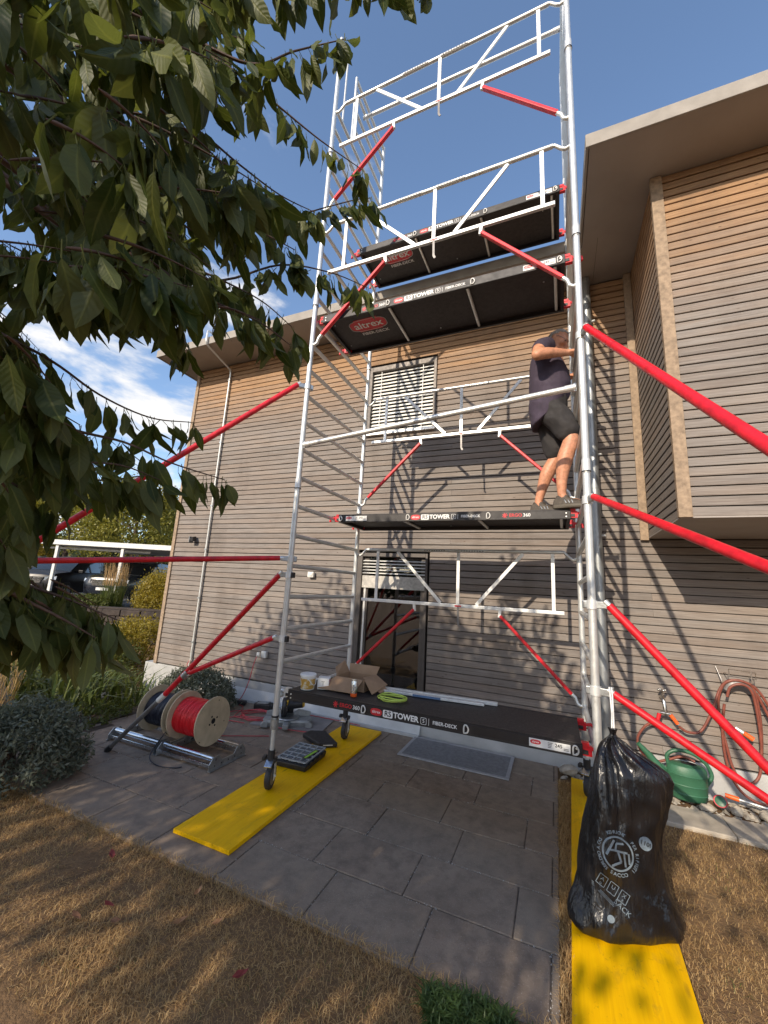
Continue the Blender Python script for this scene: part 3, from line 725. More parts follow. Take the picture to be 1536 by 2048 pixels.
# guardrails
def guard(y, zt):
    sgn = -1 if y < .5 else 1
    b = B().tube([(.0,y+sgn*.0,zt-.055),(.055,y,zt-.075),(.085,y,zt-.055),(.135,y,zt),(.16,y,zt)], .0155, 10).tube([(TL,y,zt-.055),(TL-.055,y,zt-.075),(TL-.085,y,zt-.055),(TL-.135,y,zt),(TL-.16,y,zt)], .0155, 10)
    b.tube([(.15,y,zt),(TL-.15,y,zt)], .0195, 12)
    g_ = b.build('guardrail', MT['alu'], T, smooth=45)
    B().bar((.11,y,zt-.59),(TL-.145,y,zt-.59),.028,.036).build('lower_rail', MT['alu_flat'], g_, bevel=.004)
    for x in (.295, 1.26, 2.21): B().bar((x,y-.001,zt-.018),(x,y-.001,zt-.573),.018,.034,(1,0,0)).build('upright', MT['alu_flat'], g_, bevel=.002)
    for a, c in (((.54,y,zt-.02),(1.07,y,zt-.57)), ((1.93,y,zt-.02),(1.455,y,zt-.57))): B().bar(a, c, .014, .034, (1,0,0)).build('diagonal', MT['alu_flat'], g_, bevel=.002)
    for x, t_ in ((.85,'a'),(1.27,'b')):
        B().box(x, x+.28, y-.0204, y-.0196, zt-.010, zt+.006).build('print_band', MT['alu_flat'], g_)
        w_ = B(); 
        for q in range(9): w_.box(x+.02+q*.028, x+.036+q*.028, y-.0211, y-.0206, zt-.006, zt+.002)
        tag(w_.build('band_print', MT['black'], g_), kind='stuff')
    B().box(1.23, 1.30, y-.0148, y-.0143, zt-.60, zt-.584).build('rail_sticker', RDP, g_)
    for x0, x1, xe in ((.77,.105,0.),(1.70,TL-.105,TL)):
        s1 = B().bar((x0,y,zt-.66),(x1,y,zt-1.315),.030,.040,(0,1,0)).build('brace_strut', MT['red'], g_, bevel=.006)
        dd = (Vector((x1,y,zt-1.315))-Vector((x0,y,zt-.66))).normalized()
        B().tube([Vector((x1,y,zt-1.315))-dd*.01, Vector((x1,y,zt-1.315))+dd*.04, (x1+(xe-x1)*.42,y,zt-1.395), (x1+(xe-x1)*.68,y,zt-1.412),(xe,y,zt-1.40)], .0165, 10).build('strut_hook', MT['alu'], s1, smooth=50)
        B().bar((x0,y,zt-.60),(x0-dd.x*.01,y,zt-.68),.024,.030,(1,0,0)).build('strut_pivot', MT['alu_flat'], s1, bevel=.003)
    B().bar((1.265,y-.012,zt-.60),(1.27,y-.015,zt-.77),.006,.020,(1,0,0)).bar((1.27,y-.015,zt-.77),(1.285,y-.015,zt-.80),.006,.020,(1,0,0)).build('retaining_strap', MT['grey_tube'], g_)
guard(0, 7.185); guard(0, 5.535); guard(TW, 4.135); guard(TW, 2.175)

# outriggers
def clamp(p, par, away, black=False):
    p = Vector(p); away = Vector(away).normalized()
    B().tube([p+Vector((0,0,-.028)), p+Vector((0,0,.028))], .034, 14).build('clamp', MT['alu_flat'], par, smooth=45)
    B().obox(p+away*.055, away, (0,0,1), away.cross(Vector((0,0,1))), .07, .045, .030).build('clamp_jaw', MT['alu_dull'], par, bevel=.004)
    B().obox(p-away*.040, away, (0,0,1), away.cross(Vector((0,0,1))), .030, .050, .040).build('clamp_knob', MT['black'] if black else MT['alu_dull'], par, bevel=.006)
def outrigger(px, zu, zl, foot, tj, label_black=False, sleeve=.86):
    top = Vector((px, 0, zu)); low = Vector((px, 0, zl)); foot = Vector(foot)
    ad = Vector((foot.x-px, foot.y, 0)).normalized()
    a = top+ad*.10; J = top+(foot-top)*tj; S = top+(foot-top)*sleeve
    d = (foot-top).normalized()
    o = B().tube([a, S], .025, 16).build('outrigger', MT['red'], T, smooth=45)
    B().tube([S, S+d*.10], .0262, 16).build('sleeve', MT['socket'], o, smooth=45)
    B().tube([S+d*.05, foot-d*.03], .0215, 14).build('telescopic_leg', MT['grey_tube'], o, smooth=45)
    B().lathe([(.006,0),(.024,.002),(.030,.02),(.028,.055),(.024,.075)], foot, -d, 14).build('rubber_foot', MT['black'], o, smooth=45)
    la = low+ad*.10; dl = (J-la).normalized()
    B().tube([la, J-dl*.03], .0225, 16).build('lower_arm', MT['red'], o, smooth=45)
    B().tube([J-d*.035, J+d*.035], .032, 14).build('joint_collar', MT['alu_dull'], o, smooth=45)
    B().obox(J-dl*.035, dl, (0,0,1), dl.cross(Vector((0,0,1))), .05, .05, .035).build('joint_lug', MT['alu_flat'], o, bevel=.004)
    for p, q in ((a, d), (la, dl)): B().tube([p-q*.035, p+q*.005], .019, 10).build('arm_end', MT['alu'], o, smooth=45)
    clamp(top, o, ad, label_black); clamp(low, o, ad, label_black)
    return o
outrigger(0, 3.66, 1.945, (-2.62,-2.80,0), .515)
outrigger(0, 1.80, 1.24, (-1.885,-.125,.0), .545, True, .66)
outrigger(TL, 3.685, 2.41, (3.62,-3.40,-.02), .57, sleeve=.7)
outrigger(TL, 1.70, 1.165, (4.05,-.42,-.02), .60, sleeve=.8)

# castors
def castor(x, y, zb, an):
    o = B().tube([(x,y,zb+.30),(x,y,zb+.60)], .0195, 14).build('castor', MT['alu'], T, smooth=45)
    B().tube([(x,y,zb+.475),(x,y,zb+.555)], .036, 14).build('height_nut', MT['alu_dull'], o, smooth=45)
    B().tube([(x,y,zb+.565),(x,y,zb+.58)], .031, 14).build('lock_ring', MT['black'], o, smooth=45)
    B().tube([(x,y,zb+.235),(x,y,zb+.31)], .030, 14).build('stem_collar', MT['black'], o, smooth=45)
    ca, sa = math.cos(an), math.sin(an); ax = Vector((ca, sa, 0)); fw = Vector((-sa, ca, 0)); c = Vector((x, y, zb+.10))+fw*.03
    w_ = B().lathe([(.02,-.022),(.092,-.022),(.0985,-.014),(.10,0),(.0985,.014),(.092,.022),(.02,.022)], c, ax, 28).build('wheel', MT['rubber'], o, smooth=35)
    B().lathe([(.015,-.026),(.060,-.024),(.066,-.0225),(.066,.0225),(.060,.024),(.015,.026)], c, ax, 22).build('hub', MT['grey_tube'], w_, smooth=35)
    for s in (-1, 1):
        B().obox(c+ax*(.034*s)+Vector((0,0,.055)), ax, fw, (0,0,1), .004, .045, .17).build('fork', MT['alu_flat'], o, bevel=.001)
        B().cyl(c+ax*(.030*s), c+ax*(.046*s), .010, 8).build('axle_nut', MT['alu'], o)
    B().obox(c+Vector((0,0,.125))-fw*.01, ax, fw, (0,0,1), .085, .08, .035).build('fork_head', MT['black'], o, bevel=.008)
    B().obox(c+Vector((0,0,.118))-fw*.075, ax, (fw+Vector((0,0,.5))).normalized(), (fw*-.5+Vector((0,0,1))).normalized(), .062, .07, .012).build('brake_plate', MT['steel'], o, bevel=.003)
    B().obox(c+Vector((0,0,.135))+fw*.0-ax*.065, ax, fw, (0,0,1), .03, .06, .03).build('brake_pedal', MT['black'], o, bevel=.006)
castor(0, 0, .031, .35); castor(0, TW, .031, .15); castor(TL, 0, .020, .3); castor(TL, TW, .020, -.3)
# ------------------------------------------------------------------ yellow boards
def board(label, c, w, l, rz, zt):
    o = B().box(-w/2, w/2, -l/2, l/2, -.027, 0).build('shuttering_board', MT['yboard'], loc=(0,0,0), bevel=.002)
    o.location = (c[0], c[1], zt); o.rotation_euler = (0, 0, rz)
    return tag(o, label, 'board', 'yellow boards under the scaffold wheels')
board('long yellow shuttering board lying on the grey paving under the left wheels', (.018,.525), .50, 2.48, math.radians(.4), .030)
board('long yellow shuttering board on the grass strip beneath the black bag', (2.537,.36), .50, 2.62, math.radians(-1.7), .016)

# ------------------------------------------------------------------ door mat, panel
t = thing('door_mat', 'flat grey rectangular mat with paler rim in front of the glass door', 'mat', (1.22,1.6,0))
B().box(.68,1.745,1.34,1.865,.004,.013).build('mat_weave', MT['mat'], t)
for a in ((.645,.68,1.305,1.90),(1.745,1.78,1.305,1.90),(.68,1.745,1.305,1.34),(.68,1.745,1.865,1.90)): B().box(*a, .003,.016).build('mat_rim', MT['matrim'], t, bevel=.002)
tag(B().prism([(-1.35,1.86,.003),(-.45,1.865,.003),(-.36,1.40,.003),(-1.25,1.18,.003)], (0,0,.012)).build('ground_panel', MT['panel'], bevel=.002), 'thin pale panel lying on the paving under the mitre saw', 'panel')

# ------------------------------------------------------------------ cable drums on roller stands
def flange(x, par, r=.225, nm='flange'):
    b = B(); n = 40; c = (x, .265, .335); w = .014
    o = b.lathe([(.03,-w/2),(r-.003,-w/2),(r,-w/2+.003),(r,w/2-.003),(r-.003,w/2),(.03,w/2)], c, (1,0,0), n).build(nm, MT['ply'], par, smooth=30)
    return o
def drum(xa, xb, mat, label, rc):
    t = thing('cable_drum', label, 'cable drum', ((xa+xb)/2,.265,.11), 'cable drums on the roller stands')
    flange(xa, t); f2 = flange(xb, t)
    B().lathe([(.085,-.002),(.085,xb-xa+.002)], (xa,.265,.335), (1,0,0), 24).build('core', MT['ply'], t, smooth=30)
    cb = B(); pts = []; layers = 3; d = .011; n = int((xb-xa-.02)/d)
    prof = [(rc-.03, .010)]
    cb.lathe([(rc-.006,.009),(rc-.006,xb-xa-.009)], (xa,.265,.335), (1,0,0), 36)
    cb.build('cable_winding', mat, t, smooth=30)
    tn = B(); 
    for k in range(n):
        x = xa+.014+k*d; jit = .006*mnoise.noise(Vector((k*.7,xa,0)))
        ring = [(x+.004*math.sin(3*a+k)+.009*math.sin(a), .265+math.cos(a)*(rc+jit), .335+math.sin(a)*(rc+jit)) for a in [2*math.pi*i/30 for i in range(30)]]
        tn.tube(ring, .0062, 6, closed=True)
    tn.build('cable_turns', mat, t, smooth=60)['kind'] = 'stuff'
    ho = B()
    for k in range(4):
        a = k*math.pi/2+.5; ho.lathe([(.0,0),(.011,.001),(.011,.0015)], (xb+.0072,.265+math.cos(a)*.052,.335+math.sin(a)*.052), (1,0,0), 10)
        B().lathe([(.0,0),(.010,.0005),(.010,.001)], (xb+.0072,.265+math.cos(a)*.050,.335+math.sin(a)*.050), (1,0,0), 10).build('bolt_hole', MT['backing'], f2)
    B().lathe([(.0,0),(.026,.0005),(.026,.001)], (xb+.0072,.265,.335), (1,0,0), 18).build('axle_hole', MT['backing'], f2)
    for yy, zz in ((.14,.18),(.43,.30),(.33,.52)): B().lathe([(.0,0),(.006,.0005),(.006,.001)], (xb+.0072,yy-.02,zz), (1,0,0), 8).build('nail_hole', MT['backing'], f2)
    return t
d1 = drum(-1.325, -.945, MT['cable_red'], 'plywood cable drum wound with bright red cable', .165)
B().box(-1.3327,-1.3322,.20,.27,.48,.535).build('paper_label', MT['label'], d1)
drum(-1.755, -1.395, MT['cable_navy'], 'plywood cable drum wound with navy black cable, behind the red one', .155)
def stand(x0, x1, label):
    t = thing('roller_stand', label, 'roller stand', ((x0+x1)/2,.27,0), 'steel roller stands')
    for y in (.105, .425):
        B().tube([(x0+.02,y,.088),(x1-.02,y,.088)], .026, 16).build('roller', MT['steel'], t, smooth=45)
        B().bar((x0,y-.035 if y < .2 else y+.035,.035),(x1,y-.035 if y < .2 else y+.035,.035),.022,.030).build('rail', MT['steel'], t, bevel=.003)
    for x in (x0, x1):
        B().prism([(x-.004,.03,.004),(x-.004,.50,.004),(x-.004,.50,.06),(x-.004,.45,.115),(x-.004,.38,.115),(x-.004,.34,.062),(x-.004,.19,.062),(x-.004,.15,.115),(x-.004,.08,.115),(x-.004,.03,.06)], (.008,0,0)).build('side_plate', MT['alu_dull'], t, bevel=.002)
        B().box(min(x,x+.0)-.022 if x == x0 else x, x if x == x0 else x+.022, .03, .50, .003, .010).build('side_foot', MT['alu_dull'], t)
        for y in (.105,.425): B().lathe([(.012,-.010),(.012,.010)], (x,y,.088), (1,0,0), 10).build('bearing', MT['grey_tube'], t, smooth=40)
        for q in range(5): B().lathe([(.0,0),(.007,.0004),(.007,.0008)], (x+.0042,.10+.085*q,.035), (1,0,0), 8).build('plate_hole', MT['backing'], t)
    return t
stand(-1.385, -.70, 'galvanised roller stand carrying the red cable drum')
stand(-2.12, -1.43, 'galvanised roller stand carrying the navy cable drum')
tag(B().tube(curve([(-1.33,.06,.22),(-1.42,.02,.06),(-1.36,-.05,.010),(-1.18,-.10,.007),(-1.02,-.06,.007),(-.98,-.01,.007)],8), .005, 6).build('cable_end', MT['cable_navy'], smooth=60), 'loose dark cable tail curling on the paving before the roller stand', 'cable')

# ------------------------------------------------------------------ red extension lead
pts = []
for k in range(5*16):
    a = 2*math.pi*k/16; q = 1+.16*math.sin(k*.37)+.08*math.sin(k*1.7)
    pts.append((-1.33+.20*q*math.cos(a)+.03*math.sin(k*.21), 1.42+.17*q*math.sin(a)+.03*math.cos(k*.33), .021+.0065*(k//16)+.003*math.sin(k)))
ld = thing('extension_lead', 'tangled thin red extension lead coiled on the paving behind the scaffold post', 'cable', (-1.3,1.4,.01))
B().tube(pts, .005, 6).build('coil', MT['cable_pink'], ld, smooth=60)
for i, pl in enumerate(([(-1.97,1.72,.012),(-1.75,1.62,.012),(-1.6,1.30,.012),(-1.45,1.25,.03)], [(-1.2,1.58,.025),(-.9,1.80,.022),(-.5,1.84,.022),(-.05,1.80,.035)], [(-1.15,1.30,.025),(-.85,1.24,.02),(-.5,1.30,.02),(-.3,1.42,.02)], [(-1.5,1.35,.02),(-1.7,1.0,.008),(-1.35,.72,.008),(-1.05,.85,.008),(-.80,1.0,.008)], [(-1.4,1.6,.02),(-1.75,1.45,.01),(-1.70,1.15,.01),(-1.3,1.15,.02)])):
    B().tube(curve(pl, 8), .005, 6).build('loose_run', MT['cable_pink'], ld, smooth=60)
def blob(name, label, cat, c, sx, sy, sz, mat, rz=0):
    b = B().sph((0,0,0), 1, 12, 8); b.v = [(p[0]*sx*(1+.2*mnoise.noise(Vector(p)*2)), p[1]*sy, max(-.6, p[2])*sz) for p in b.v]
    ca, sa = math.cos(rz), math.sin(rz); b.v = [(c[0]+p[0]*ca-p[1]*sa, c[1]+p[0]*sa+p[1]*ca, c[2]+p[2]) for p in b.v]
    return tag(b.build(name, mat, smooth=60), label, cat)
t = thing('cable_adapter', 'black plug adapter block on the paving below the wall socket', 'adapter', (-1.83,1.74,.0), 'black plugs on the ground')
B().obox((-1.88,1.72,.035), (1,.3,0), (-.3,1,0), (0,0,1), .15, .065, .055).build('adapter_body', MT['black'], t, bevel=.012); B().cyl((-1.97,1.69,.04),(-1.93,1.70,.04),.022,12).build('adapter_plug', MT['black'], t, smooth=40)
t = thing('battery_charger', 'dark battery charger with grey top lying left of the mitre saw', 'charger', (-1.53,1.75,0))
B().obox((-1.50,1.74,.045), (1,.25,0), (-.25,1,0), (0,0,1), .24, .13, .08).build('charger_body', MT['black'], t, bevel=.015); B().obox((-1.50,1.735,.088), (1,.25,.1), (-.25,1,0), (-.1,0,1), .17, .09, .012).build('charger_top', MT['saw_grey'], t, bevel=.004)

# ------------------------------------------------------------------ mitre saw
S0 = Vector((-.86, 1.42, .016)); fx = Vector((.86,.50,0)).normalized(); fy = Vector((-.50,.86,0)).normalized(); uz = Vector((0,0,1))
def sp(a, b, c): return S0+fx*a+fy*b+uz*c
t = thing('mitre_saw', 'folded mitre saw with grey base and yellow trim on the paving', 'mitre saw', S0)
bs = B()
bs.loft([[sp(x*.9,y*.9,.0) for x, y in ((-.26,-.13),(.26,-.13),(.30,-.02),(.26,.13),(-.26,.13),(-.30,-.02))], [sp(x,y,.05) for x, y in ((-.26,-.13),(.26,-.13),(.30,-.02),(.26,.13),(-.26,.13),(-.30,-.02))], [sp(x*.96,y*.94,.075) for x, y in ((-.26,-.13),(.26,-.13),(.30,-.02),(.26,.13),(-.26,.13),(-.30,-.02))]])
bs.build('saw_base', MT['saw_grey'], t, bevel=.006)
B().lathe([(.02,0),(.135,.0),(.14,.008),(.135,.018),(.02,.02)], sp(0,-.02,.076), (0,0,1), 28).build('turntable', MT['alu_dull'], t, smooth=35)
B().obox(sp(.0,-.20,.045), fx, fy, uz, .07, .16, .05).build('mitre_arm', MT['saw_grey'], t, bevel=.01)
for s in (-1, 1):
    B().prism([sp(s*.06,.04,.078),sp(s*.27,.04,.078),sp(s*.27,.04,.13),sp(s*.12,.04,.16),sp(s*.06,.04,.12)], fy*.02).build('fence', MT['saw_grey'], t, bevel=.004)
    B().prism([sp(s*.22,-.15,.0),sp(s*.30,-.15,.0),sp(s*.31,-.15,.03),sp(s*.27,-.15,.07),sp(s*.22,-.15,.06)], fy*.05).build('foot', MT['saw_grey'], t, bevel=.006)
B().obox(sp(.0,.14,.16), fx, fy, uz, .10, .07, .20).build('pivot_post', MT['black'], t, bevel=.015)
B().tube([sp(-.02,.18,.23),sp(-.02,-.14,.20)], .018, 12).build('slide_rail', MT['steel'], t, smooth=40)
B().lathe([(.03,-.032),(.105,-.03),(.112,-.02),(.112,.02),(.105,.03),(.03,.032)], sp(-.05,.0,.19), fx, 28).build('blade_guard', MT['black'], t, smooth=35)
B().lathe([(.02,-.002),(.098,-.0015),(.098,.0015),(.02,.002)], sp(-.08,-.02,.185), fx, 36).build('saw_blade', MT['steel'], t, smooth=30)
B().tube([sp(-.01,.02,.21),sp(.17,.03,.23)], [.055,.050], 18).build('motor', MT['black'], t, smooth=40)
B().tube([sp(.165,.03,.23),sp(.19,.03,.232)], [.052,.035], 18).build('motor_cap', MT['yellow'], t, smooth=40)
B().obox(sp(.10,.02,.275), fx, fy, uz, .12, .075, .05).build('battery', MT['black'], t, bevel=.01)
B().obox(sp(.12,.015,.310), fx, fy, (uz+fx*.12).normalized(), .10, .07, .022).build('battery_trim', MT['yellow'], t, bevel=.006)
B().tube(curve([sp(-.03,-.08,.25),sp(-.03,-.17,.29),sp(-.03,-.21,.24),sp(-.03,-.17,.17)],6), .017, 10).build('handle', MT['black'], t, smooth=50)
B().obox(sp(-.03,-.06,.26), fx, fy, uz, .045, .10, .04).build('handle_trim', MT['yellow'], t, bevel=.008)

# ------------------------------------------------------------------ parts organiser and flat case on the left board
t = thing('parts_organiser', 'black parts organiser with clear compartment lid and green sticker', 'organiser box', (-.08,.60,.031))
ox, oy, orz = -.085, .605, math.radians(4)
def op(a, b_, c): return Vector((ox+a*math.cos(orz)-b_*math.sin(orz), oy+a*math.sin(orz)+b_*math.cos(orz), .031+c))
ex, ey = Vector((math.cos(orz), math.sin(orz), 0)), Vector((-math.sin(orz), math.cos(orz), 0))
OW, OL = .33, .42
B().loft([[op(x*(OW/2-.01),y*(OL/2-.01),0) for x, y in ((-1,-1),(1,-1),(1,1),(-1,1))],[op(x*OW/2,y*OL/2,.055) for x, y in ((-1,-1),(1,-1),(1,1),(-1,1))]]).build('tray', MT['black'], t, bevel=.012)
B().obox(op(0,0,.052), ex, ey, uz, OW-.03, OL-.03, .012).build('tray_floor', M('organiser_inside', (.045,.055,.075), .5, 0, .4, 18), t)
lid = N('smoky_clear_lid'); lid.t.nodes.remove(lid.b)
_g = lid.n('ShaderNodeBsdfGlossy', {'Color': (.75,.80,.85,1), 'Roughness': .12}); _t = lid.n('ShaderNodeBsdfTransparent', {'Color': (.60,.66,.72,1)}); _d = lid.n('ShaderNodeBsdfDiffuse', {'Color': (.30,.34,.38,1)})
_m = lid.n('ShaderNodeMixShader', {0: .35, 1: _t.outputs[0], 2: _d.outputs[0]}); _m2 = lid.n('ShaderNodeMixShader', {0: .16, 1: _m.outputs[0], 2: _g.outputs[0]}); lid.t.links.new(_m2.outputs[0], lid.out.inputs[0])
B().obox(op(0,0,.074), ex, ey, uz, OW-.012, OL-.012, .006).build('lid', lid.m, t, bevel=.003)
MT['lidrib'] = M('lid_rib', (.33,.36,.39), .4, 0, .1)
for a in (-.5,-.25,0,.25,.5): B().obox(op(a*(OW-.03),0,.080), ex, ey, uz, .010, OL-.02, .006).build('lid_rib', MT['lidrib'], t)
for a in (-.5,-.3,-.1,.12,.32,.5): B().obox(op(0,a*(OL-.03),.0795), ex, ey, uz, OW-.02, .010, .006).build('lid_rib', MT['lidrib'], t)
MT['limegreen'] = M('lime_sticker', (.30,.62,.06), .5, 0, .05)
B().obox(op(.105,-.02,.0855), (ex*.1+ey).normalized(), (ey*.1-ex).normalized(), uz, .23, .045, .002).build('sticker_back', MT['black'], t)
sb_ = B(); sb_.obox(op(.105,-.02,.0868), (ex*.1+ey).normalized(), (ey*.1-ex).normalized(), uz, .20, .024, .0006); sb_.build('sticker', MT['limegreen'], t)
for a in (-.6,-.2,.2,.6):
    B().obox(op(OW/2+.002,a*OL/2,.055), ex, ey, uz, .008, .035, .03).build('latch', MT['black'], t, bevel=.002)
t = thing('flat_case', 'flat black folded case lying across the yellow board behind the organiser', 'case', (-.17,1.12,.03))
B().prism([(-.42,1.10,.034),(-.10,.945,.034),(.055,1.06,.034),(-.02,1.12,.034),(-.24,1.30,.034),(-.40,1.22,.034)], (0,0,.048)).build('case_body', MT['black'], t, bevel=.010)
B().obox((-.03,1.0,.060), (.8,.6,0), (-.6,.8,0), (0,0,1), .10, .006, .010).build('case_zip', MT['label'], t)

# ------------------------------------------------------------------ things on the lowest platform
ZD = Z0+.064
t = thing('paint_bucket', 'small white lidded bucket with golden label on the left end of the low platform', 'bucket', (.215,.13,ZD))
bk = Vector((.215,.13,ZD))
B().lathe([(.0,.001),(.058,.001),(.066,.115),(.0,.116)], bk, (0,0,1), 28).build('pail', MT['socket'], t, smooth=40)
bl = N('bucket_label'); _p = bl.pos(); bl.set(Base_Color=bl.ramp(bl.noise(_p, 26, 4), [(.42,(.62,.58,.45)),(.5,(.55,.33,.06)),(.62,(.46,.26,.05))]), Roughness=.5)
B().lathe([(.0592,.008),(.0655,.093)], bk, (0,0,1), 28, caps=False).build('pail_label', bl.m, t, smooth=40)
B().lathe([(.0,.128),(.066,.128),(.071,.124),(.071,.110),(.067,.108)], bk, (0,0,1), 28).build('pail_lid', MT['white'], t, smooth=35)
B().tube([bk+Vector((.069*math.cos(a), .069*math.sin(a), .10-.06*math.sin((a+1.0)/1.9*math.pi))) for a in [-1.0+1.9*k/12 for k in range(13)]], .003, 6).build('pail_handle', MT['white'], t, smooth=50)
t = thing('small_carton', 'small white and pink printed carton beside the bucket on the low platform', 'carton', (.33,.215,ZD))
B().obox((.325,.225,ZD+.047), (.9,.3,0), (-.3,.9,0), (0,0,1), .10, .10, .092).build('carton', MT['label'], t, bevel=.002)
b = B(); text_on(b, 'T', Vector((.325,.225,ZD+.05))+Vector((-.3,.9,0)).normalized()*-.0505, Vector((.9,.3,0)).normalized(), (0,0,1), .05, bold=.02); b.build('carton_letter', MT['saw_grey'], t, fix=False)
for q in range(3): B().obox(Vector((.325,.225,ZD+.02+.026*q))+Vector((.9,.3,0)).normalized()*.0502, (.9,.3,0), (-.3,.9,0), (0,0,1), .0008, .075, .016).build('carton_print', MT['pink'], t)
# open cardboard box
t = thing('cardboard_box', 'open brown cardboard box with spread flaps on the low platform', 'cardboard box', (.55,.40,ZD))
bx0, bx1, by0, by1, bh = .40, .68, .30, .55, .10
for a in ((bx0,bx1,by0,by0+.004),(bx0,bx1,by1-.004,by1),(bx0,bx0+.004,by0+.004,by1-.004),(bx1-.004,bx1,by0+.004,by1-.004)): B().box(*a, ZD+.001, ZD+bh).build('side', MT['card'], t)
B().box(bx0+.004,bx1-.004,by0+.004,by1-.004,ZD+.001,ZD+.005).build('bottom', MT['card'], t)
def flap(pts): 
    o = B().add(pts, [(0,1,2,3)]).build('flap', MT['card'], t); m = o.modifiers.new('s','SOLIDIFY'); m.thickness = .004; return o
zt_ = ZD+bh
flap([(bx0,by0,zt_),(bx1-.01,by0,zt_),(bx1-.04,by0-.13,ZD+.012),(bx0-.10,by0-.14,ZD+.012)])
flap([(bx1,by0+.01,zt_),(bx1,by1,zt_+.01),(bx1+.14,by1-.05,ZD+.05),(bx1+.10,by0-.04,ZD+.008)])
flap([(bx1-.04,by0+.05,zt_+.01),(bx1,by1,zt_+.01),(bx1+.16,by1-.10,ZD+.018),(bx1+.13,by0+.06,ZD+.004)])
flap([(bx0,by0,zt_),(bx0,by1,zt_),(bx0-.05,by1-.02,zt_+.10),(bx0-.06,by0+.08,zt_+.06)])
flap([(bx0,by1,zt_),(bx1,by1,zt_),(bx1+.02,by1+.03,zt_+.075),(bx0-.02,by1+.04,zt_+.07)])
t = thing('drink_can', 'slim silver drink can with orange base on the low platform', 'can', (.665,.14,ZD))
cpt = Vector((.665,.14,ZD))
B().lathe([(.0,.002),(.022,.001),(.0265,.007),(.0265,.030)], cpt, (0,0,1), 24).build('can_base', MT['orange'], t, smooth=45)
B().lathe([(.0265,.0305),(.0265,.122),(.022,.132),(.0225,.134),(.020,.134),(.0,.130)], cpt, (0,0,1), 24).build('can_body', MT['steel'], t, smooth=45)
B().box(cpt.x+.003,cpt.x+.015,cpt.y-.0275,cpt.y-.0255,ZD+.05,ZD+.10).build('can_print', MT['saw_grey'], t)
pts = []
for k in range(5*18):
    a = 2*math.pi*k/18; q = 1+.10*math.sin(k*.29)
    pts.append((.97+.115*q*math.cos(a)+.01*math.sin(k*.13), .25+.085*q*math.sin(a)+.008*math.cos(k*.23), ZD+.006+.005*(k//18)+.004*math.sin(k*.9)))
tag(B().tube(pts, .0045, 6).build('cord_coil', MT['neon'], smooth=60), 'coil of neon yellow cord lying on the low platform', 'cord')
t = thing('aluminium_profile', 'long bright aluminium profiles with blue band lying along the low platform', 'profile', (1.2,.5,ZD))
B().obox((1.20,.475,ZD+.012), (1,.09,0), (-.09,1,0), (0,0,1), .95, .045, .020).build('profile_bar', MT['alu_flat'], t, bevel=.003)
B().obox((1.28,.545,ZD+.014), (1,.09,0), (-.09,1,0), (0,0,1), .98, .040, .026).build('profile_bar', MT['alu_flat'], t, bevel=.003)
B().obox((1.20,.4505,ZD+.012), (1,.09,0), (-.09,1,0), (0,0,1), .24, .004, .018).build('blue_band', MT['blue'], t)

# ------------------------------------------------------------------ refuse bag
bagm = N('black_bin_liner'); _p = bagm.pos(); _n = bagm.noise(_p, 7, 3, .5, .8); _n2 = bagm.noise(bagm.map(_p, (13, 13, 2.4), rot=(0,.35,0)), 3, 3, .5, .6)
bagm.set(Base_Color=(.0095,.009,.0105,1), Roughness=.27); bagm.b.inputs['Specular IOR Level'].default_value = .6
bagm.bump(bagm.math('ADD', _n, bagm.math('MULTIPLY', _n2, 1.8)), .27, .03); MT['bag'] = bagm.m
BGR = thing('refuse_bag', 'bulging black refuse bag with pale print hanging from a white strap', 'bin bag', (2.52,-.30,.017))
rows = [  # z, x-left, x-right, y-centre, half-depth
 (.955,2.512,2.536,-.12,.012),(.928,2.490,2.566,-.122,.035),(.895,2.462,2.620,-.13,.06),(.855,2.442,2.700,-.14,.085),(.81,2.428,2.776,-.145,.10),(.765,2.416,2.800,-.15,.112),
 (.70,2.402,2.790,-.155,.125),(.63,2.386,2.772,-.16,.135),(.55,2.366,2.748,-.165,.145),(.47,2.350,2.728,-.17,.15),(.40,2.334,2.722,-.175,.152),(.33,2.320,2.728,-.18,.155),(.27,2.312,2.740,-.18,.15),(.225,2.310,2.752,-.185,.152),(.175,2.290,2.772,-.19,.16),(.12,2.262,2.795,-.195,.168),(.075,2.244,2.812,-.20,.170),(.045,2.246,2.812,-.20,.160),(.024,2.285,2.765,-.20,.13),(.019,2.40,2.65,-.20,.06)]
NB = 96; zs = []; rings = []
def lerp_rows(z):
    for a, b_ in zip(rows[:-1], rows[1:]):
        if a[0] >= z >= b_[0]:
            t_ = (a[0]-z)/max(1e-6, a[0]-b_[0]); return [a[i]+(b_[i]-a[i])*t_ for i in range(5)]
    return rows[-1]
zl = list(np.linspace(.955, .10, 46)) + [.085,.07,.055,.045,.035,.028,.024,.021,.019]
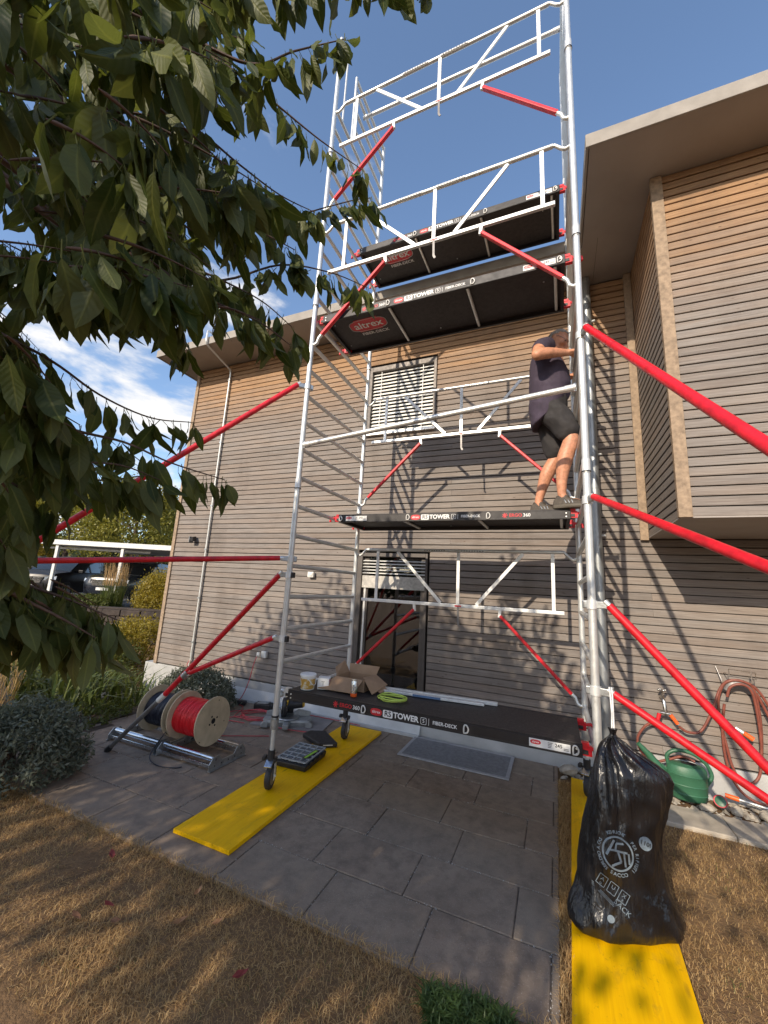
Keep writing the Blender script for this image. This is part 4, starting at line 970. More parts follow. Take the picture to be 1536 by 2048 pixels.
for z in zl:
    z_, xl, xr, yc, hd = lerp_rows(z); cx = (xl+xr)/2; hw = (xr-xl)/2; rg = []
    for k in range(NB):
        a = 2*math.pi*k/NB; ca, sa = math.cos(a), math.sin(a)
        px = math.copysign(abs(ca)**.75, ca); py = math.copysign(abs(sa)**.75, sa)
        up = min(1, max(0, (z-.30)/.6))
        fold = (.052*up*(1-up*.5))*math.sin(a*11+3*z+1.7*math.sin(a*3)) + .020*mnoise.noise(Vector((ca*2.2, sa*2.2, z*6))) + .016*(1-2*abs(mnoise.noise(Vector((ca*4+z*3, sa*4, z*9))))) - .008
        low = max(0, 1-z/.30)
        fold += .016*low*math.sin((a*5+z*34+ca*6))
        m = 1+fold/max(.04, hd)*(.55)
        dx_, dy_ = 1.04*hw*px*(1+fold*.25/max(.05,hw)), .88*hd*py*m; th_ = .44*min(1, max(0, (.95-z)/.35))
        rg.append((cx+dx_*math.cos(th_)-dy_*math.sin(th_), yc+.03*(th_/.44)+dx_*math.sin(th_)+dy_*math.cos(th_), z+.012*mnoise.noise(Vector((ca*3, sa*3, z*4)))*(1 if .08 < z < .90 else 0)))
    rings.append(rg)
bagb = B().loft(rings); bag = bagb.build('bag', MT['bag'], BGR, smooth=75)
# gathered neck and strap
nk = [(z, r) for z, r in ((.940,.020),(.958,.013),(.972,.016),(.99,.022))]
B().loft([[(2.524+math.cos(2*math.pi*k/20)*r*(1+.35*math.sin(k*2.2)), -.119+math.sin(2*math.pi*k/20)*r*(1+.35*math.cos(k*1.9)), z) for k in range(20)] for z, r in nk]).build('bag_neck', MT['bag'], BGR, smooth=60)
for s in (-1, 1): B().tube([(2.524+.006*s,-.12,.955),(2.529+.004*s,-.095,1.07),(2.530+.006*s,-.062,1.185),(2.53+.006*s,-.03,1.20)], .0045, 6).build('strap', MT['rope'], BGR, smooth=50)
bvh = BVHTree.FromPolygons([Vector(v) for v in bagb.v], bagb.f)
def decal(b, d=.0035):
    ok = B(); 
    vs = []
    vd = Vector((.06, 1, -.35)).normalized()
    for p in b.v:
        q = Vector(p); h = bvh.ray_cast(q-vd*1.2, vd)
        vs.append((h[0]-vd*d) if h[0] is not None else None)
    fs = [f for f in b.f if all(vs[i] is not None for i in f) and max((vs[i]-vs[f[0]]).length for i in f) < .09]
    ok.v = [tuple(v) if v is not None else (0,0,0) for v in vs]; ok.f = fs
    return ok
def subdiv(b, cuts=1):
    bm = bmesh.new(); 
    for v in b.v: bm.verts.new(v)
    bm.verts.ensure_lookup_table()
    for f in b.f:
        try: bm.faces.new([bm.verts[i] for i in f])
        except ValueError: pass
    bmesh.ops.triangulate(bm, faces=bm.faces)
    bmesh.ops.subdivide_edges(bm, edges=[e for e in bm.edges if e.calc_length() > .02], cuts=cuts, use_grid_fill=False)
    bmesh.ops.triangulate(bm, faces=bm.faces)
    bm.verts.index_update(); o = B(); o.v = [tuple(v.co) for v in bm.verts]; o.f = [tuple(v.index for v in f.verts) for f in bm.faces]; bm.free(); return o
MT['bagprint'] = M('bag_print', (.20,.25,.29), .35, 0, .25, 60)
FY = -.45; uxb, uzb = Vector((1,0,0)), Vector((0,0,1))
def rotd(a): 
    a = math.radians(a); return Vector((math.cos(a),0,math.sin(a))), Vector((-math.sin(a),0,math.cos(a)))
pr = B()
ec = Vector((2.492, FY, .475))
def ringstrip(c, r0, r1, a0, a1, n=40, sx=1.0):
    b = B(); v = []
    for k in range(n+1):
        a = a0+(a1-a0)*k/n
        for r in (r0, r1): v.append(c+Vector((math.cos(a)*r*sx,0,math.sin(a)*r)))
    b.add(v, [(2*k,2*k+1,2*k+3,2*k+2) for k in range(n)]); return b
def merge(a, b): a.add(b.v, b.f)
merge(pr, ringstrip(ec, .072, .081, 0, 2*math.pi, 60, .92))
def stroke(p0, p1, w):
    p0 = ec+Vector((p0[0],0,p0[1])); p1 = ec+Vector((p1[0],0,p1[1])); d = (p1-p0).normalized(); s = Vector((-d.z,0,d.x))*w/2; n = 8; b = B(); v = []
    for k in range(n+1):
        q = p0+(p1-p0)*k/n; v += [q-s, q+s]
    b.add(v, [(2*k,2*k+1,2*k+3,2*k+2) for k in range(n)]); merge(pr, b)
for a in (((-.055,-.015),(-.015,.060),.011),((-.035,.012),(.045,.012),.010),((.0,.012),(.014,-.035),.010),((.014,-.035),(-.030,-.062),.010),((-.005,.045),(.028,.052),.010),((.028,.012),(.034,-.055),.009),((.05,.01),(.053,-.04),.009),((-.005,.045),(-.012,.012),.009)): stroke(*a)
def arc_text(s, r, a0, a1, size, outward=True):
    for i, ch in enumerate(s):
        if ch == ' ': continue
        a = a0+(a1-a0)*i/(len(s)-1); p = ec+Vector((math.cos(a)*r*.92,0,math.sin(a)*r))
        ra = Vector((math.cos(a),0,math.sin(a)))
        uy = ra if outward else -ra; ux = Vector((uy.z,0,-uy.x)); b = B(); text_on(b, ch, p, ux, uy, size, bold=.02); merge(pr, b)
arc_text('SAC A ORDURES', .098, math.radians(150), math.radians(232), .021, True)
arc_text('SACCO', .098, math.radians(248), math.radians(292), .024, False)
arc_text('KEHRICHT', .098, math.radians(118), math.radians(70), .022, True)
arc_text('PER RIFIUTI', .098, math.radians(40), math.radians(-42), .021, True)
pr1 = decal(subdiv(pr)); pr1.build('emblem_print', MT['bagprint'], BGR, fix=False)
dk = B(); c = Vector((2.625,FY,.55)); dk.add(oval(c, uxb, uzb, .062, .066, 28, 2), [tuple(range(28))])
decal(subdiv(dk)).build('volume_disc', MT['bagprint'], BGR, fix=False)
ux_, uz_ = rotd(-14); b = B(); text_on(b, '110l', c, ux_, uz_, .030, bold=.02); decal(b, .0060).build('volume_text', MT['black'], BGR, fix=False)
pp = B()
for i in range(3):
    c = Vector((2.412+.048*i, FY, .335-.026*i)); ux_, uz_ = rotd(-28)
    q = [c+ux_*x+uz_*z for x, z in ((-.02,-.026),(.02,-.026),(.02,.026),(-.02,.026))]
    for a, b_ in zip(q, q[1:]+q[:1]):
        d = (b_-a).normalized(); s = Vector((-d.z,0,d.x))*.0015; pp.add([a-s,a+s,b_+s,b_-s], [(0,1,2,3)])
    x_ = B(); text_on(x_, ('A','U','X')[i], c+uz_*.006, ux_, uz_, .026, bold=.0); merge(pp, x_)
    x_ = B(); text_on(x_, ('o','_','z')[i], c-uz_*.015, ux_, uz_, .02); merge(pp, x_)
ux_, uz_ = rotd(-36)
b = B(); text_on(b, 'SACK', Vector((2.500,FY,.235)), ux_, uz_, .034); merge(pp, b)
for i in range(3):
    c = Vector((2.412,FY,.282-.007*i)); pp.add([c-ux_*.06-uz_*.001,c+ux_*.06-uz_*.001,c+ux_*.06+uz_*.001,c-ux_*.06+uz_*.001], [(0,1,2,3)])
decal(subdiv(pp)).build('icon_print', MT['bagprint'], BGR, fix=False)
b = B(); b.add(oval(Vector((2.445,FY,.178)), uxb, uzb, .034, .034, 20, 2), [tuple(range(20))]); decal(subdiv(b)).build('round_mark', MT['bagprint'], BGR, fix=False)

# ------------------------------------------------------------------ tap, hose, watering can, lance
t = thing('garden_tap', 'metal outdoor tap on the boards with two hose connectors', 'tap', (3.16,1.92,.80))
B().tube([(3.16,1.93,.83),(3.16,1.86,.83),(3.165,1.835,.80),(3.17,1.835,.70)], [.016,.016,.017,.014], 12).build('tap_body', MT['brass'], t, smooth=50)
B().tube([(3.16,1.845,.83),(3.155,1.84,.90)], .010, 10).build('tap_stem', MT['brass'], t, smooth=50)
for a in range(4):
    an = a*math.pi/2+.3; B().sph((3.155+.030*math.cos(an),1.84+.030*math.sin(an),.905), .013, 10, 6).build('tap_wing', MT['brass'], t, smooth=60)
B().tube([(3.13,1.835,.70),(3.21,1.835,.695)], .014, 10).build('splitter', MT['brass'], t, smooth=50)
for s in (0, 1): B().tube([(3.12+.09*s,1.83,.69),(3.10+.16*s,1.825,.62)], [.018,.016], 12).build('connector', (MT['cable_red'], MT['orange'])[s], t, smooth=50)
hs = thing('garden_hose', 'terracotta red garden hose looped over a wire hook on the boards', 'hose', (3.7,1.88,1.1))
yh = 1.895
def hose(pts, nm='hose_loop', r=.0115): B().tube(curve(pts, 7), r, 10).build(nm, MT['hose'], hs, smooth=60)
hose([(3.27,1.82,.60),(3.34,1.84,.56),(3.44,1.85,.585),(3.53,1.85,.75),(3.62,1.86,.98),(3.69,1.84,1.06),(3.79,1.83,1.07),(3.90,1.84,.99),(4.02,1.86,.72),(4.13,1.87,.45)])
hose([(3.10,1.83,.62),(3.00,1.85,.55),(2.93,1.86,.42),(2.965,1.85,.30),(3.06,1.84,.255),(3.17,1.82,.30),(3.27,1.80,.35),(3.36,1.78,.33)])
hose([(3.60,1.89,.70),(3.605,1.87,.90),(3.66,1.85,1.04),(3.75,1.83,1.075),(3.85,1.84,1.03),(3.885,1.86,.86),(3.89,1.88,.60),(3.86,1.89,.32),(3.80,1.885,.215),(3.72,1.88,.20),(3.66,1.88,.32),(3.63,1.88,.50),(3.60,1.89,.70)])
hose([(3.66,1.84,.92),(3.69,1.83,1.01),(3.77,1.82,1.045),(3.84,1.83,.99),(3.87,1.85,.80),(3.88,1.87,.55),(3.86,1.88,.35)])
hose([(3.64,1.86,.85),(3.61,1.87,.62),(3.62,1.88,.36),(3.68,1.87,.16),(3.80,1.85,.075),(3.95,1.84,.10),(4.05,1.85,.25)])
hose([(3.88,1.85,.98),(3.98,1.86,.70),(4.05,1.87,.42),(4.10,1.88,.2)])
B().tube([(3.62,1.93,1.17),(3.64,1.86,1.05)], .004, 6).tube([(3.68,1.93,1.12),(3.68,1.80,1.12),(3.68,1.80,1.17),(3.87,1.80,1.16),(3.87,1.80,1.10),(3.87,1.93,1.10)], .004, 6).tube([(3.84,1.80,1.165),(3.84,1.80,1.06)], .004, 6).build('wire_hook', MT['brass'], hs, smooth=50)
B().tube(curve([(3.655,1.86,.98),(3.70,1.85,1.045),(3.77,1.845,1.055),(3.84,1.85,1.02),(3.87,1.86,.96)],5), .03, 8, sx=.5).build('hook_saddle', MT['grey_tube'], hs, smooth=50)
B().tube([(3.70,1.85,.66),(3.75,1.83,.63)], .016, 10).build('hose_coupling', MT['alu'], hs, smooth=50)
B().tube([(3.75,1.83,.63),(3.81,1.82,.59)], [.02,.022], 10).build('spray_head', MT['orange'], hs, smooth=50)
t = thing('watering_can', 'green plastic watering can standing on the stones by the wall', 'watering can', (3.28,1.74,.03))
wc = Vector((3.28,1.74,.03)); prof = [(0,.100,.078),(.012,.110,.088),(.05,.118,.095),(.055,.121,.098),(.06,.118,.095),(.12,.123,.099),(.125,.126,.102),(.13,.123,.099),(.20,.127,.102),(.205,.130,.105),(.21,.126,.101),(.255,.122,.097),(.275,.110,.085),(.285,.085,.06),(.288,.04,.03)]
B().loft([[wc+Vector((math.cos(2*math.pi*k/32)*a*1.22, math.sin(2*math.pi*k/32)*b_, z)) for k in range(32)] for z, a, b_ in prof]).build('can_body', MT['green'], t, smooth=30)
B().tube(curve([wc+Vector((-.11,0,.085)),wc+Vector((-.18,-.01,.17)),wc+Vector((-.27,-.02,.29)),wc+Vector((-.37,-.03,.395))],5), [.05]*3+[.045]*3+[.038]*3+[.03]*3+[.024]*2+[.020]*2, 14).build('spout', MT['green'], t, smooth=50)
B().tube(curve([wc+Vector((-.13,0,.24)),wc+Vector((-.14,0,.33)),wc+Vector((-.06,0,.385)),wc+Vector((.06,0,.375)),wc+Vector((.15,0,.31)),wc+Vector((.185,0,.22)),wc+Vector((.15,0,.15)),wc+Vector((.13,0,.12))],5), .016, 10).build('handle', MT['green'], t, smooth=50)
B().tube([wc+Vector((-.12,0,.19)),wc+Vector((-.19,-.005,.24))], .012, 8).build('spout_stay', MT['green'], t, smooth=50)
B().add(oval(wc+Vector((.02,0,.2895)), (1,0,0), (0,1,0), .12, .075, 24, 2.5), [tuple(range(24))]).build('mouth', MT['backing'], t, fix=False)
t = thing('sprinkler_rose', 'round green sprinkler rose lying on the stones by the watering can', 'sprinkler', (3.50,1.72,.05))
B().lathe([(.0,.004),(.036,.004),(.045,0),(.045,-.014),(.012,-.05)], (3.50,1.70,.075), (-.3,-.75,.5), 22).build('rose_head', MT['green'], t, smooth=40)
B().lathe([(.045,.002),(.049,.006),(.049,-.006),(.045,-.010)], (3.50,1.70,.075), (-.3,-.75,.5), 22).build('rose_rim', MT['cable_pink'], t, smooth=40)
B().tube([(3.515,1.735,.055),(3.56,1.80,.03)], .012, 8).build('rose_neck', MT['green'], t, smooth=40)
t = thing('spray_lance', 'silver spray lance with orange grip leaning beside the hose loops', 'spray lance', (3.9,1.80,.06))
B().tube([(3.66,1.80,.085),(4.15,1.70,.050)], .010, 10).build('lance_tube', MT['alu'], t, smooth=50)
B().tube([(3.57,1.82,.092),(3.66,1.80,.085)], [.018,.020], 10).build('lance_grip', MT['orange'], t, smooth=50)
# edging slabs and stones along the wall
for i, (a, b_) in enumerate(((2.93,3.46),(3.465,4.46),(4.465,5.46))):
    tag(B().box(a, b_, 1.235, 1.585, -.10, .012).build('edging_slab', MT['edging'], bevel=.008), ('short pale concrete edging slab next to the black bag', 'long pale concrete edging slab below the hose', 'pale concrete edging slab running out past the right edge')[i], 'edging', 'concrete edging along the dry lawn')
def rock(c, r, seed, label):
    rr = random.Random(seed); b = B().sph((0,0,0), 1, 9, 6); o = Vector((rr.uniform(0,50), rr.uniform(0,50), 0)); sx, sy, sz = rr.uniform(.8,1.4), rr.uniform(.7,1.1), rr.uniform(.5,.8)
    b.v = [tuple(Vector((p[0]*sx, p[1]*sy, p[2]*sz))*r*(1+.45*mnoise.noise(Vector(p)*1.1+o))) for p in b.v]
    b.v = [(p[0]+c[0], p[1]+c[1], max(p[2]+c[2], c[2]-r*.35)) for p in b.v]
    x_ = b.build('stone', MT['rock'], loc=(c[0],c[1],c[2]-r*.3)); tag(x_, label, 'stone', 'loose stones along the wall base'); return x_
big = [((2.90,1.66,.035),.060,'angular pale stone right behind the black bag'),((3.02,1.72,.03),.050,'rounded pale stone left of the watering can base'),((3.60,1.68,.03),.058,'flat pale stone right of the green sprinkler rose'),((3.82,1.70,.03),.062,'large pale stone under the spray lance'),
 ((4.02,1.66,.03),.055,'pale stone at the far right end of the stone strip'),((2.30,1.78,.04),.070,'round grey stone in the corner behind the right yellow board'),((2.46,1.84,.035),.055,'smaller grey stone against the plinth behind the right yellow board'),((3.38,1.63,.02),.045,'thin pale stone before the watering can on the edging'),
 ((-4.30,1.35,-.22),.09,'brown stone in the bed before the left house corner'),((-4.62,1.60,-.26),.11,'largest brown stone left of the house corner')]
for i, (c, r, l) in enumerate(big): rock(c, r, i, l)
sv = B()
def pebble(x, y, z, r, seed):
    rr = random.Random(seed); n = len(sv.v); p = [Vector((math.cos(a)*r*rr.uniform(.7,1.2), math.sin(a)*r*rr.uniform(.7,1.2), rr.uniform(-.2,.3)*r)) for a in [k*math.pi/3 for k in range(6)]]
    top = Vector((rr.uniform(-.3,.3)*r, rr.uniform(-.3,.3)*r, r*rr.uniform(.5,.9))); c = Vector((x,y,z))
    sv.add([c+q for q in p]+[c+top, c-Vector((0,0,r*.4))], [(k,(k+1)%6,6) for k in range(6)]+[((k+1)%6,k,7) for k in range(6)])
for i in range(420): pebble(R.uniform(2.75,5.2), R.uniform(1.60,1.95), -.012, R.uniform(.012,.038), i)
for i in range(70): pebble(R.uniform(2.23,2.75), R.uniform(1.66,1.95), -.012, R.uniform(.012,.038), 900+i)
for i in range(120): 
    x, y = R.uniform(-5.2,-3.7), R.uniform(1.0,1.9); pebble(x, y, ground_z(x,y)+.03, R.uniform(.012,.045), 2000+i)
tag(sv.build('stone_chippings', MT['rock'], fix=False), 'pale broken stone chippings along the foot of the wall', 'gravel', kind='stuff')
# fallen leaves on the lawn
fl = [(.60,-1.12,0),(.43,-1.20,0),(.15,-1.35,1),(.02,-1.30,2),(-.05,-1.42,1),(.35,-1.02,0),(-.35,-1.05,2),(.9,-1.28,2)]
FLL = ['pale tan curled leaf on the dry lawn near the paving edge','second pale tan leaf lying left of the other on the dry lawn','brown leaf lying flat at the lower left of the dry lawn','dark crimson leaf on the lower left dry lawn','brown leaf at the far lower left corner of the lawn','small tan leaf close to the front edge of the paving','dark crimson leaf near the grey green shrub','dark crimson leaf low in the middle of the dry lawn']
lm = [M('leaf_tan', (.40,.20,.085), .7, 0, .25, 40), M('leaf_brown', (.22,.10,.045), .7, 0, .25, 40), M('leaf_crimson', (.20,.025,.02), .7, 0, .25, 40)]
for i, (x, y, m_) in enumerate(fl):
    a = R.uniform(0, 6.28); b = B(); L = R.uniform(.028,.045); pts = [(-L,0,.004),(-L*.3,L*.4,.012),(L*.5,L*.35,.006),(L,0,.016),(L*.5,-L*.35,.010),(-L*.3,-L*.4,.003)]
    b.add([(x+p[0]*math.cos(a)-p[1]*math.sin(a), y+p[0]*math.sin(a)+p[1]*math.cos(a), p[2]+.004) for p in pts]+[(x,y,.004)], [(0,1,6),(1,2,6),(2,3,6),(3,4,6),(4,5,6),(5,0,6)])
    o = b.build('fallen_leaf', lm[m_], fix=False); o.modifiers.new('s','SOLIDIFY').thickness = .0008
    tag(o, FLL[i], 'leaf', 'fallen leaves on the lawn')
# ------------------------------------------------------------------ the worker on the second platform
def remeshed(b, name, mat, parent, vox=.012, smooth=4, fold=None):
    me = b.mesh((0,0,0), name); o = bpy.data.objects.new(name, me); col.objects.link(o)
    bm = bmesh.new(); bm.from_mesh(me); bmesh.ops.recalc_face_normals(bm, faces=bm.faces); bm.to_mesh(me); bm.free()
    m = o.modifiers.new('r', 'REMESH'); m.mode = 'VOXEL'; m.voxel_size = vox
    if smooth: s = o.modifiers.new('s', 'SMOOTH'); s.iterations = smooth; s.factor = .5
    dg = bpy.context.evaluated_depsgraph_get(); m2 = bpy.data.meshes.new_from_object(o.evaluated_get(dg)); bpy.data.objects.remove(o); bpy.data.meshes.remove(me)
    off = OFF[parent]
    nr = [v.normal.copy() for v in m2.vertices]
    for v, n in zip(m2.vertices, nr):
        if fold: v.co += n*fold(v.co)
        v.co -= off
    m2.name = name; m2.polygons.foreach_set('use_smooth', [True]*len(m2.polygons)); m2.materials.clear(); m2.materials.append(mat); m2.update()
    o = bpy.data.objects.new(name, m2); col.objects.link(o); o.parent = parent; OFF[o] = off; return o
def limb(b, pts, rs, n=14, sub=5, sx=1.0):
    P = curve(pts, sub); rr = []
    for i in range(len(pts)-1):
        for k in range(sub): rr.append(rs[i]+(rs[i+1]-rs[i])*(k/sub))
    rr.append(rs[-1]); b.tube(P, rr, n, sx=sx)
    b.sph(P[0], rr[0]*.98, 12, 8); b.sph(P[-1], rr[-1]*.98, 12, 8)
def torso(b, secs, n=24):
    rings = []
    for x, y, z, hx, hy, tilt in secs:
        rg = []
        for k in range(n):
            a = 2*math.pi*k/n; px, py = math.cos(a)*hx, math.sin(a)*hy
            rg.append((x+px*math.cos(tilt), y+py, z+px*math.sin(tilt)))
        rings.append(rg)
    b.loft(rings)
ZF = 2.4855
man = thing('person', 'man in plum T-shirt and dark shorts reaching toward the scaffold post', 'person', (2.27,.85,ZF))
hd = Vector((2.325,.86,4.172)); hf = Vector((.84,-.16,-.52)).normalized(); hs_ = Vector((.10,1,.0)); hs_ = (hs_-hf*hs_.dot(hf)).normalized(); hu = hf.cross(hs_).normalized()
if hu.z < 0: hu = -hu
def hp(f, s, u): return hd+hf*f+hs_*s+hu*u      # s>0 is his left (away from camera)
bd = B()
torso(bd, [(2.235,.85,3.40,.13,.165,.05),(2.24,.85,3.52,.15,.18,.05),(2.25,.85,3.66,.165,.175,.0),(2.25,.85,3.80,.165,.18,-.05),(2.245,.85,3.93,.145,.19,-.12),(2.25,.85,4.03,.115,.185,-.25),(2.27,.85,4.09,.075,.12,-.4)])
limb(bd, [(2.26,.85,4.04),(2.298,.855,4.10),(2.322,.86,4.14)], [.075,.064,.06])
# head
b2 = B().sph((0,0,0), 1, 24, 18)
hv = []
for p in b2.v:
    f, s, u = p; 
    rx, ry, rz = .098, .076, .118
    if u < 0: ry *= 1-.18*(-u)**1.2; rx *= 1-.05*(-u)
    ff = f*rx
    if f < 0 and u < -.2: ff *= 1-.35*min(1, (-u-.2)/.6)
    if f > 0 and u < -.45: ff *= 1.04
    hv.append(hp(ff, s*ry, u*rz))
bd.add(hv, b2.f)
limb(bd, [hp(.088,0,.012), hp(.112,0,-.018), hp(.118,0,-.032)], [.011,.014,.016], 10, 3)       # nose
bd.sph(hp(.085,0,-.088), .026, 12, 8)                                                            # chin
limb(bd, [hp(.083,-.035,.034), hp(.094,0,.030), hp(.083,.035,.034)], [.011,.012,.011], 8, 3)     # brow
limb(bd, [hp(.086,-.022,-.058), hp(.096,0,-.057), hp(.086,.022,-.058)], [.008,.010,.008], 8, 3)  # lips
for s in (-1, 1):
    limb(bd, [hp(-.008,s*.074,.022), hp(-.020,s*.083,.006), hp(-.010,s*.077,-.030)], [.012,.014,.009], 8, 3)  # ears
    bd.sph(hp(.068,s*.040,-.020), .024, 10, 8)
# arms: near (right) arm raised to the post, far (left) arm reaching to the rung
ER, WR = Vector((2.155,.475,3.83)), Vector((2.405,.645,3.905))
limb(bd, [(2.215,.69,4.045),(2.175,.58,3.955),ER], [.072,.060,.050])
limb(bd, [ER, ER+(WR-ER)*.35+Vector((0,-.01,.004)), WR], [.050,.051,.030])
EL, WL = Vector((2.30,1.09,3.78)), Vector((2.405,1.00,3.842))
limb(bd, [(2.245,1.01,4.04),(2.265,1.08,3.93),EL], [.070,.058,.046]); limb(bd, [EL, EL+(WL-EL)*.4, WL], [.046,.044,.029])
def hand(b, W, d, palm_up, grip, side):
    d = Vector(d).normalized(); pu = Vector(palm_up); pu = (pu-d*pu.dot(d)).normalized(); sd = d.cross(pu).normalized()*side
    c = W+d*.05
    b.obox(c, d, sd, pu, .085, .076, .028); b.sph(W+d*.012, .030, 10, 8)
    for i, (o, L) in enumerate(((-.029,.062),(-.010,.070),(.010,.066),(.028,.052))):
        p0 = W+d*.088+sd*o; p1 = p0+d*L*.42-pu*(.010*grip); p2 = p1+d*L*.16-pu*(L*.40*grip)-d*0; p3 = p2-d*L*.25*grip-pu*L*.22*grip
        limb(b, [p0-d*.02, p1, p2, p3], [.0092,.0088,.0080,.0068], 8, 2)
    t0 = W+d*.030-sd*.034; limb(b, [t0, t0+d*.028-sd*.018-pu*.012, t0+d*.052-sd*.012-pu*.030], [.011,.010,.008], 8, 2)
hand(bd, WR, (.95,.25,.10), (-.1,.0,1), .9, 1)
hand(bd, WL, (.90,-.40,.10), (-.1,.0,1), 1.0, -1)
# legs
KR, AR = Vector((2.418,.735,3.115)), Vector((2.325,.735,2.615))
limb(bd, [(2.255,.775,3.44),(2.33,.753,3.28),KR], [.085,.074,.064]); limb(bd, [KR, Vector((2.358,.733,2.93)), Vector((2.330,.734,2.76)), AR], [.064,.069,.048,.036])
KL, AL = Vector((2.285,.96,3.015)), Vector((2.125,.975,2.60))
limb(bd, [(2.245,.925,3.44),(2.275,.95,3.22),KL], [.085,.072,.060]); limb(bd, [KL, Vector((2.208,.965,2.87)), Vector((2.160,.970,2.73)), AL], [.060,.065,.046,.035])
for A, x1 in ((AR, .13), (AL, .125)):
    limb(bd, [A, A+Vector((.03,0,-.055)), A+Vector((x1,0,-.075))], [.036,.036,.028], 10, 3)
remeshed(bd, 'body', MT['skin'], man, .0085, 3)
# hair: cropped cap
hb = B(); b2 = B().sph((0,0,0), 1, 28, 20); vs = []; keep = []
for i, p in enumerate(b2.v):
    f, s, u = p; ry = .076*(1-.18*max(0,-u)**1.2); r = 1.055+.05*mnoise.noise(Vector(p)*9)
    vs.append(hp(f*.098*r*(1 if u > -.2 or f > 0 else 1-.35*min(1,(-u-.2)/.6)), s*ry*r, u*.118*r+.003))
    keep.append(u > .42 + .42*max(0, f)-1.0*max(0, -f) - (.15 if f < .1 else 0))
fs = [f for f in b2.f if all(keep[i] for i in f)]
hb.add(vs, fs); ho = hb.build('hair', MT['hair'], man, smooth=60, fix=False)
m = ho.modifiers.new('s', 'SOLIDIFY'); m.thickness = .014; m.offset = -1
for s in (-1, 1):
    B().sph(hp(.083,s*.031,.012), .0085, 8, 6).build('eye', MT['black'], man, smooth=60)
B().tube([hp(-.005,-.083,.020), hp(.05,-.078,.016), hp(.098,-.052,.012), hp(.108,-.012,.010), hp(.108,.012,.010), hp(.098,.052,.012)], .0022, 6).build('glasses', MT['grey_tube'], man, smooth=50)
# clothes
sh = B()
torso(sh, [(2.215,.85,3.345,.150,.190,.52),(2.22,.85,3.43,.172,.196,.42),(2.24,.85,3.56,.182,.196,.22),(2.25,.85,3.70,.186,.193,.0),(2.246,.85,3.82,.176,.193,-.05),(2.235,.85,3.93,.155,.196,-.12),(2.235,.85,4.02,.125,.190,-.22),(2.25,.85,4.08,.090,.130,-.38),(2.268,.85,4.105,.070,.082,-.5)])
limb(sh, [(2.225,.71,4.035),(2.195,.625,3.985),(2.178,.575,3.955)], [.092,.084,.076])
limb(sh, [(2.25,1.0,4.03),(2.262,1.065,3.96),(2.27,1.085,3.90)], [.090,.078,.070])
remeshed(sh, 'shirt', MT['shirt'], man, .011, 3, lambda c: .010*mnoise.noise(Vector((c.x*8, c.y*8, c.z*6)))+.008*(1-2*abs(mnoise.noise(Vector((c.x*5+c.z*4, c.y*5, c.z*7)))))+.004*math.sin(c.z*34+c.y*9+c.x*22)*(1 if c.z < 3.75 else .4)-.004)
so = B()
torso(so, [(2.235,.85,3.35,.145,.175,.05),(2.235,.85,3.46,.165,.185,.05),(2.24,.85,3.56,.162,.18,.0)])
limb(so, [(2.245,.775,3.43),(2.32,.757,3.32),(2.388,.742,3.205)], [.118,.116,.106]); limb(so, [(2.235,.925,3.42),(2.262,.945,3.24),(2.283,.955,3.085)], [.118,.110,.098])
remeshed(so, 'shorts', MT['shorts'], man, .011, 2, lambda c: .010*mnoise.noise(Vector((c.x*10, c.y*10, c.z*7)))+.009*(1-2*abs(mnoise.noise(Vector((c.x*6, c.y*6, c.z*8+c.x*4)))))+.003*math.sin(c.z*40+c.x*15)-.003)
def shoe(A, ang):
    c = Vector((A.x, A.y, ZF)); ca, sa = math.cos(ang), math.sin(ang)
    def q(a, b_, z): return (c.x+a*ca-b_*sa, c.y+a*sa+b_*ca, c.z+z)
    out = [(-.085,.026),(-.095,0),(-.085,-.026),(-.02,-.036),(.06,-.045),(.13,-.040),(.175,-.020),(.183,0),(.172,.022),(.13,.040),(.06,.044),(-.02,.034)]
    so_ = B().loft([[q(a*.97,b_*.92,.001) for a, b_ in out],[q(a*1.02,b_*1.05,.012) for a, b_ in out],[q(a,b_,.030) for a, b_ in out]]).build('shoe_sole', MT['sole'], man, smooth=30)
    ups = B().loft([[q(a*.98,b_*.98,.028) for a, b_ in out],[q(a*.97-.0,b_*.98,.050) for a, b_ in out],[q(a*.80-.012,b_*.88,.075 if a < .05 else .066) for a, b_ in out],[q(a*.42-.030,b_*.80,.100 if a < .05 else .092) for a, b_ in out],[q(a*.36-.030,b_*.72,.112) for a, b_ in out]])
    u_ = ups.build('shoe', MT['shoe'], man, smooth=60)
    for k in range(3): B().tube([q(.02+.025*k,-.044,.040),q(.005+.028*k,-.036,.066),q(.0+.028*k,-.020,.088)], .004, 6).build('shoe_stripe', MT['alu_dull'], u_, smooth=50)
shoe(AR+Vector((.02,0,0)), -.15); shoe(AL+Vector((.02,0,0)), -.10)
# the small drill-like tool in his right hand

man.location = Vector((2.245,.85-.075,ZF+.004))
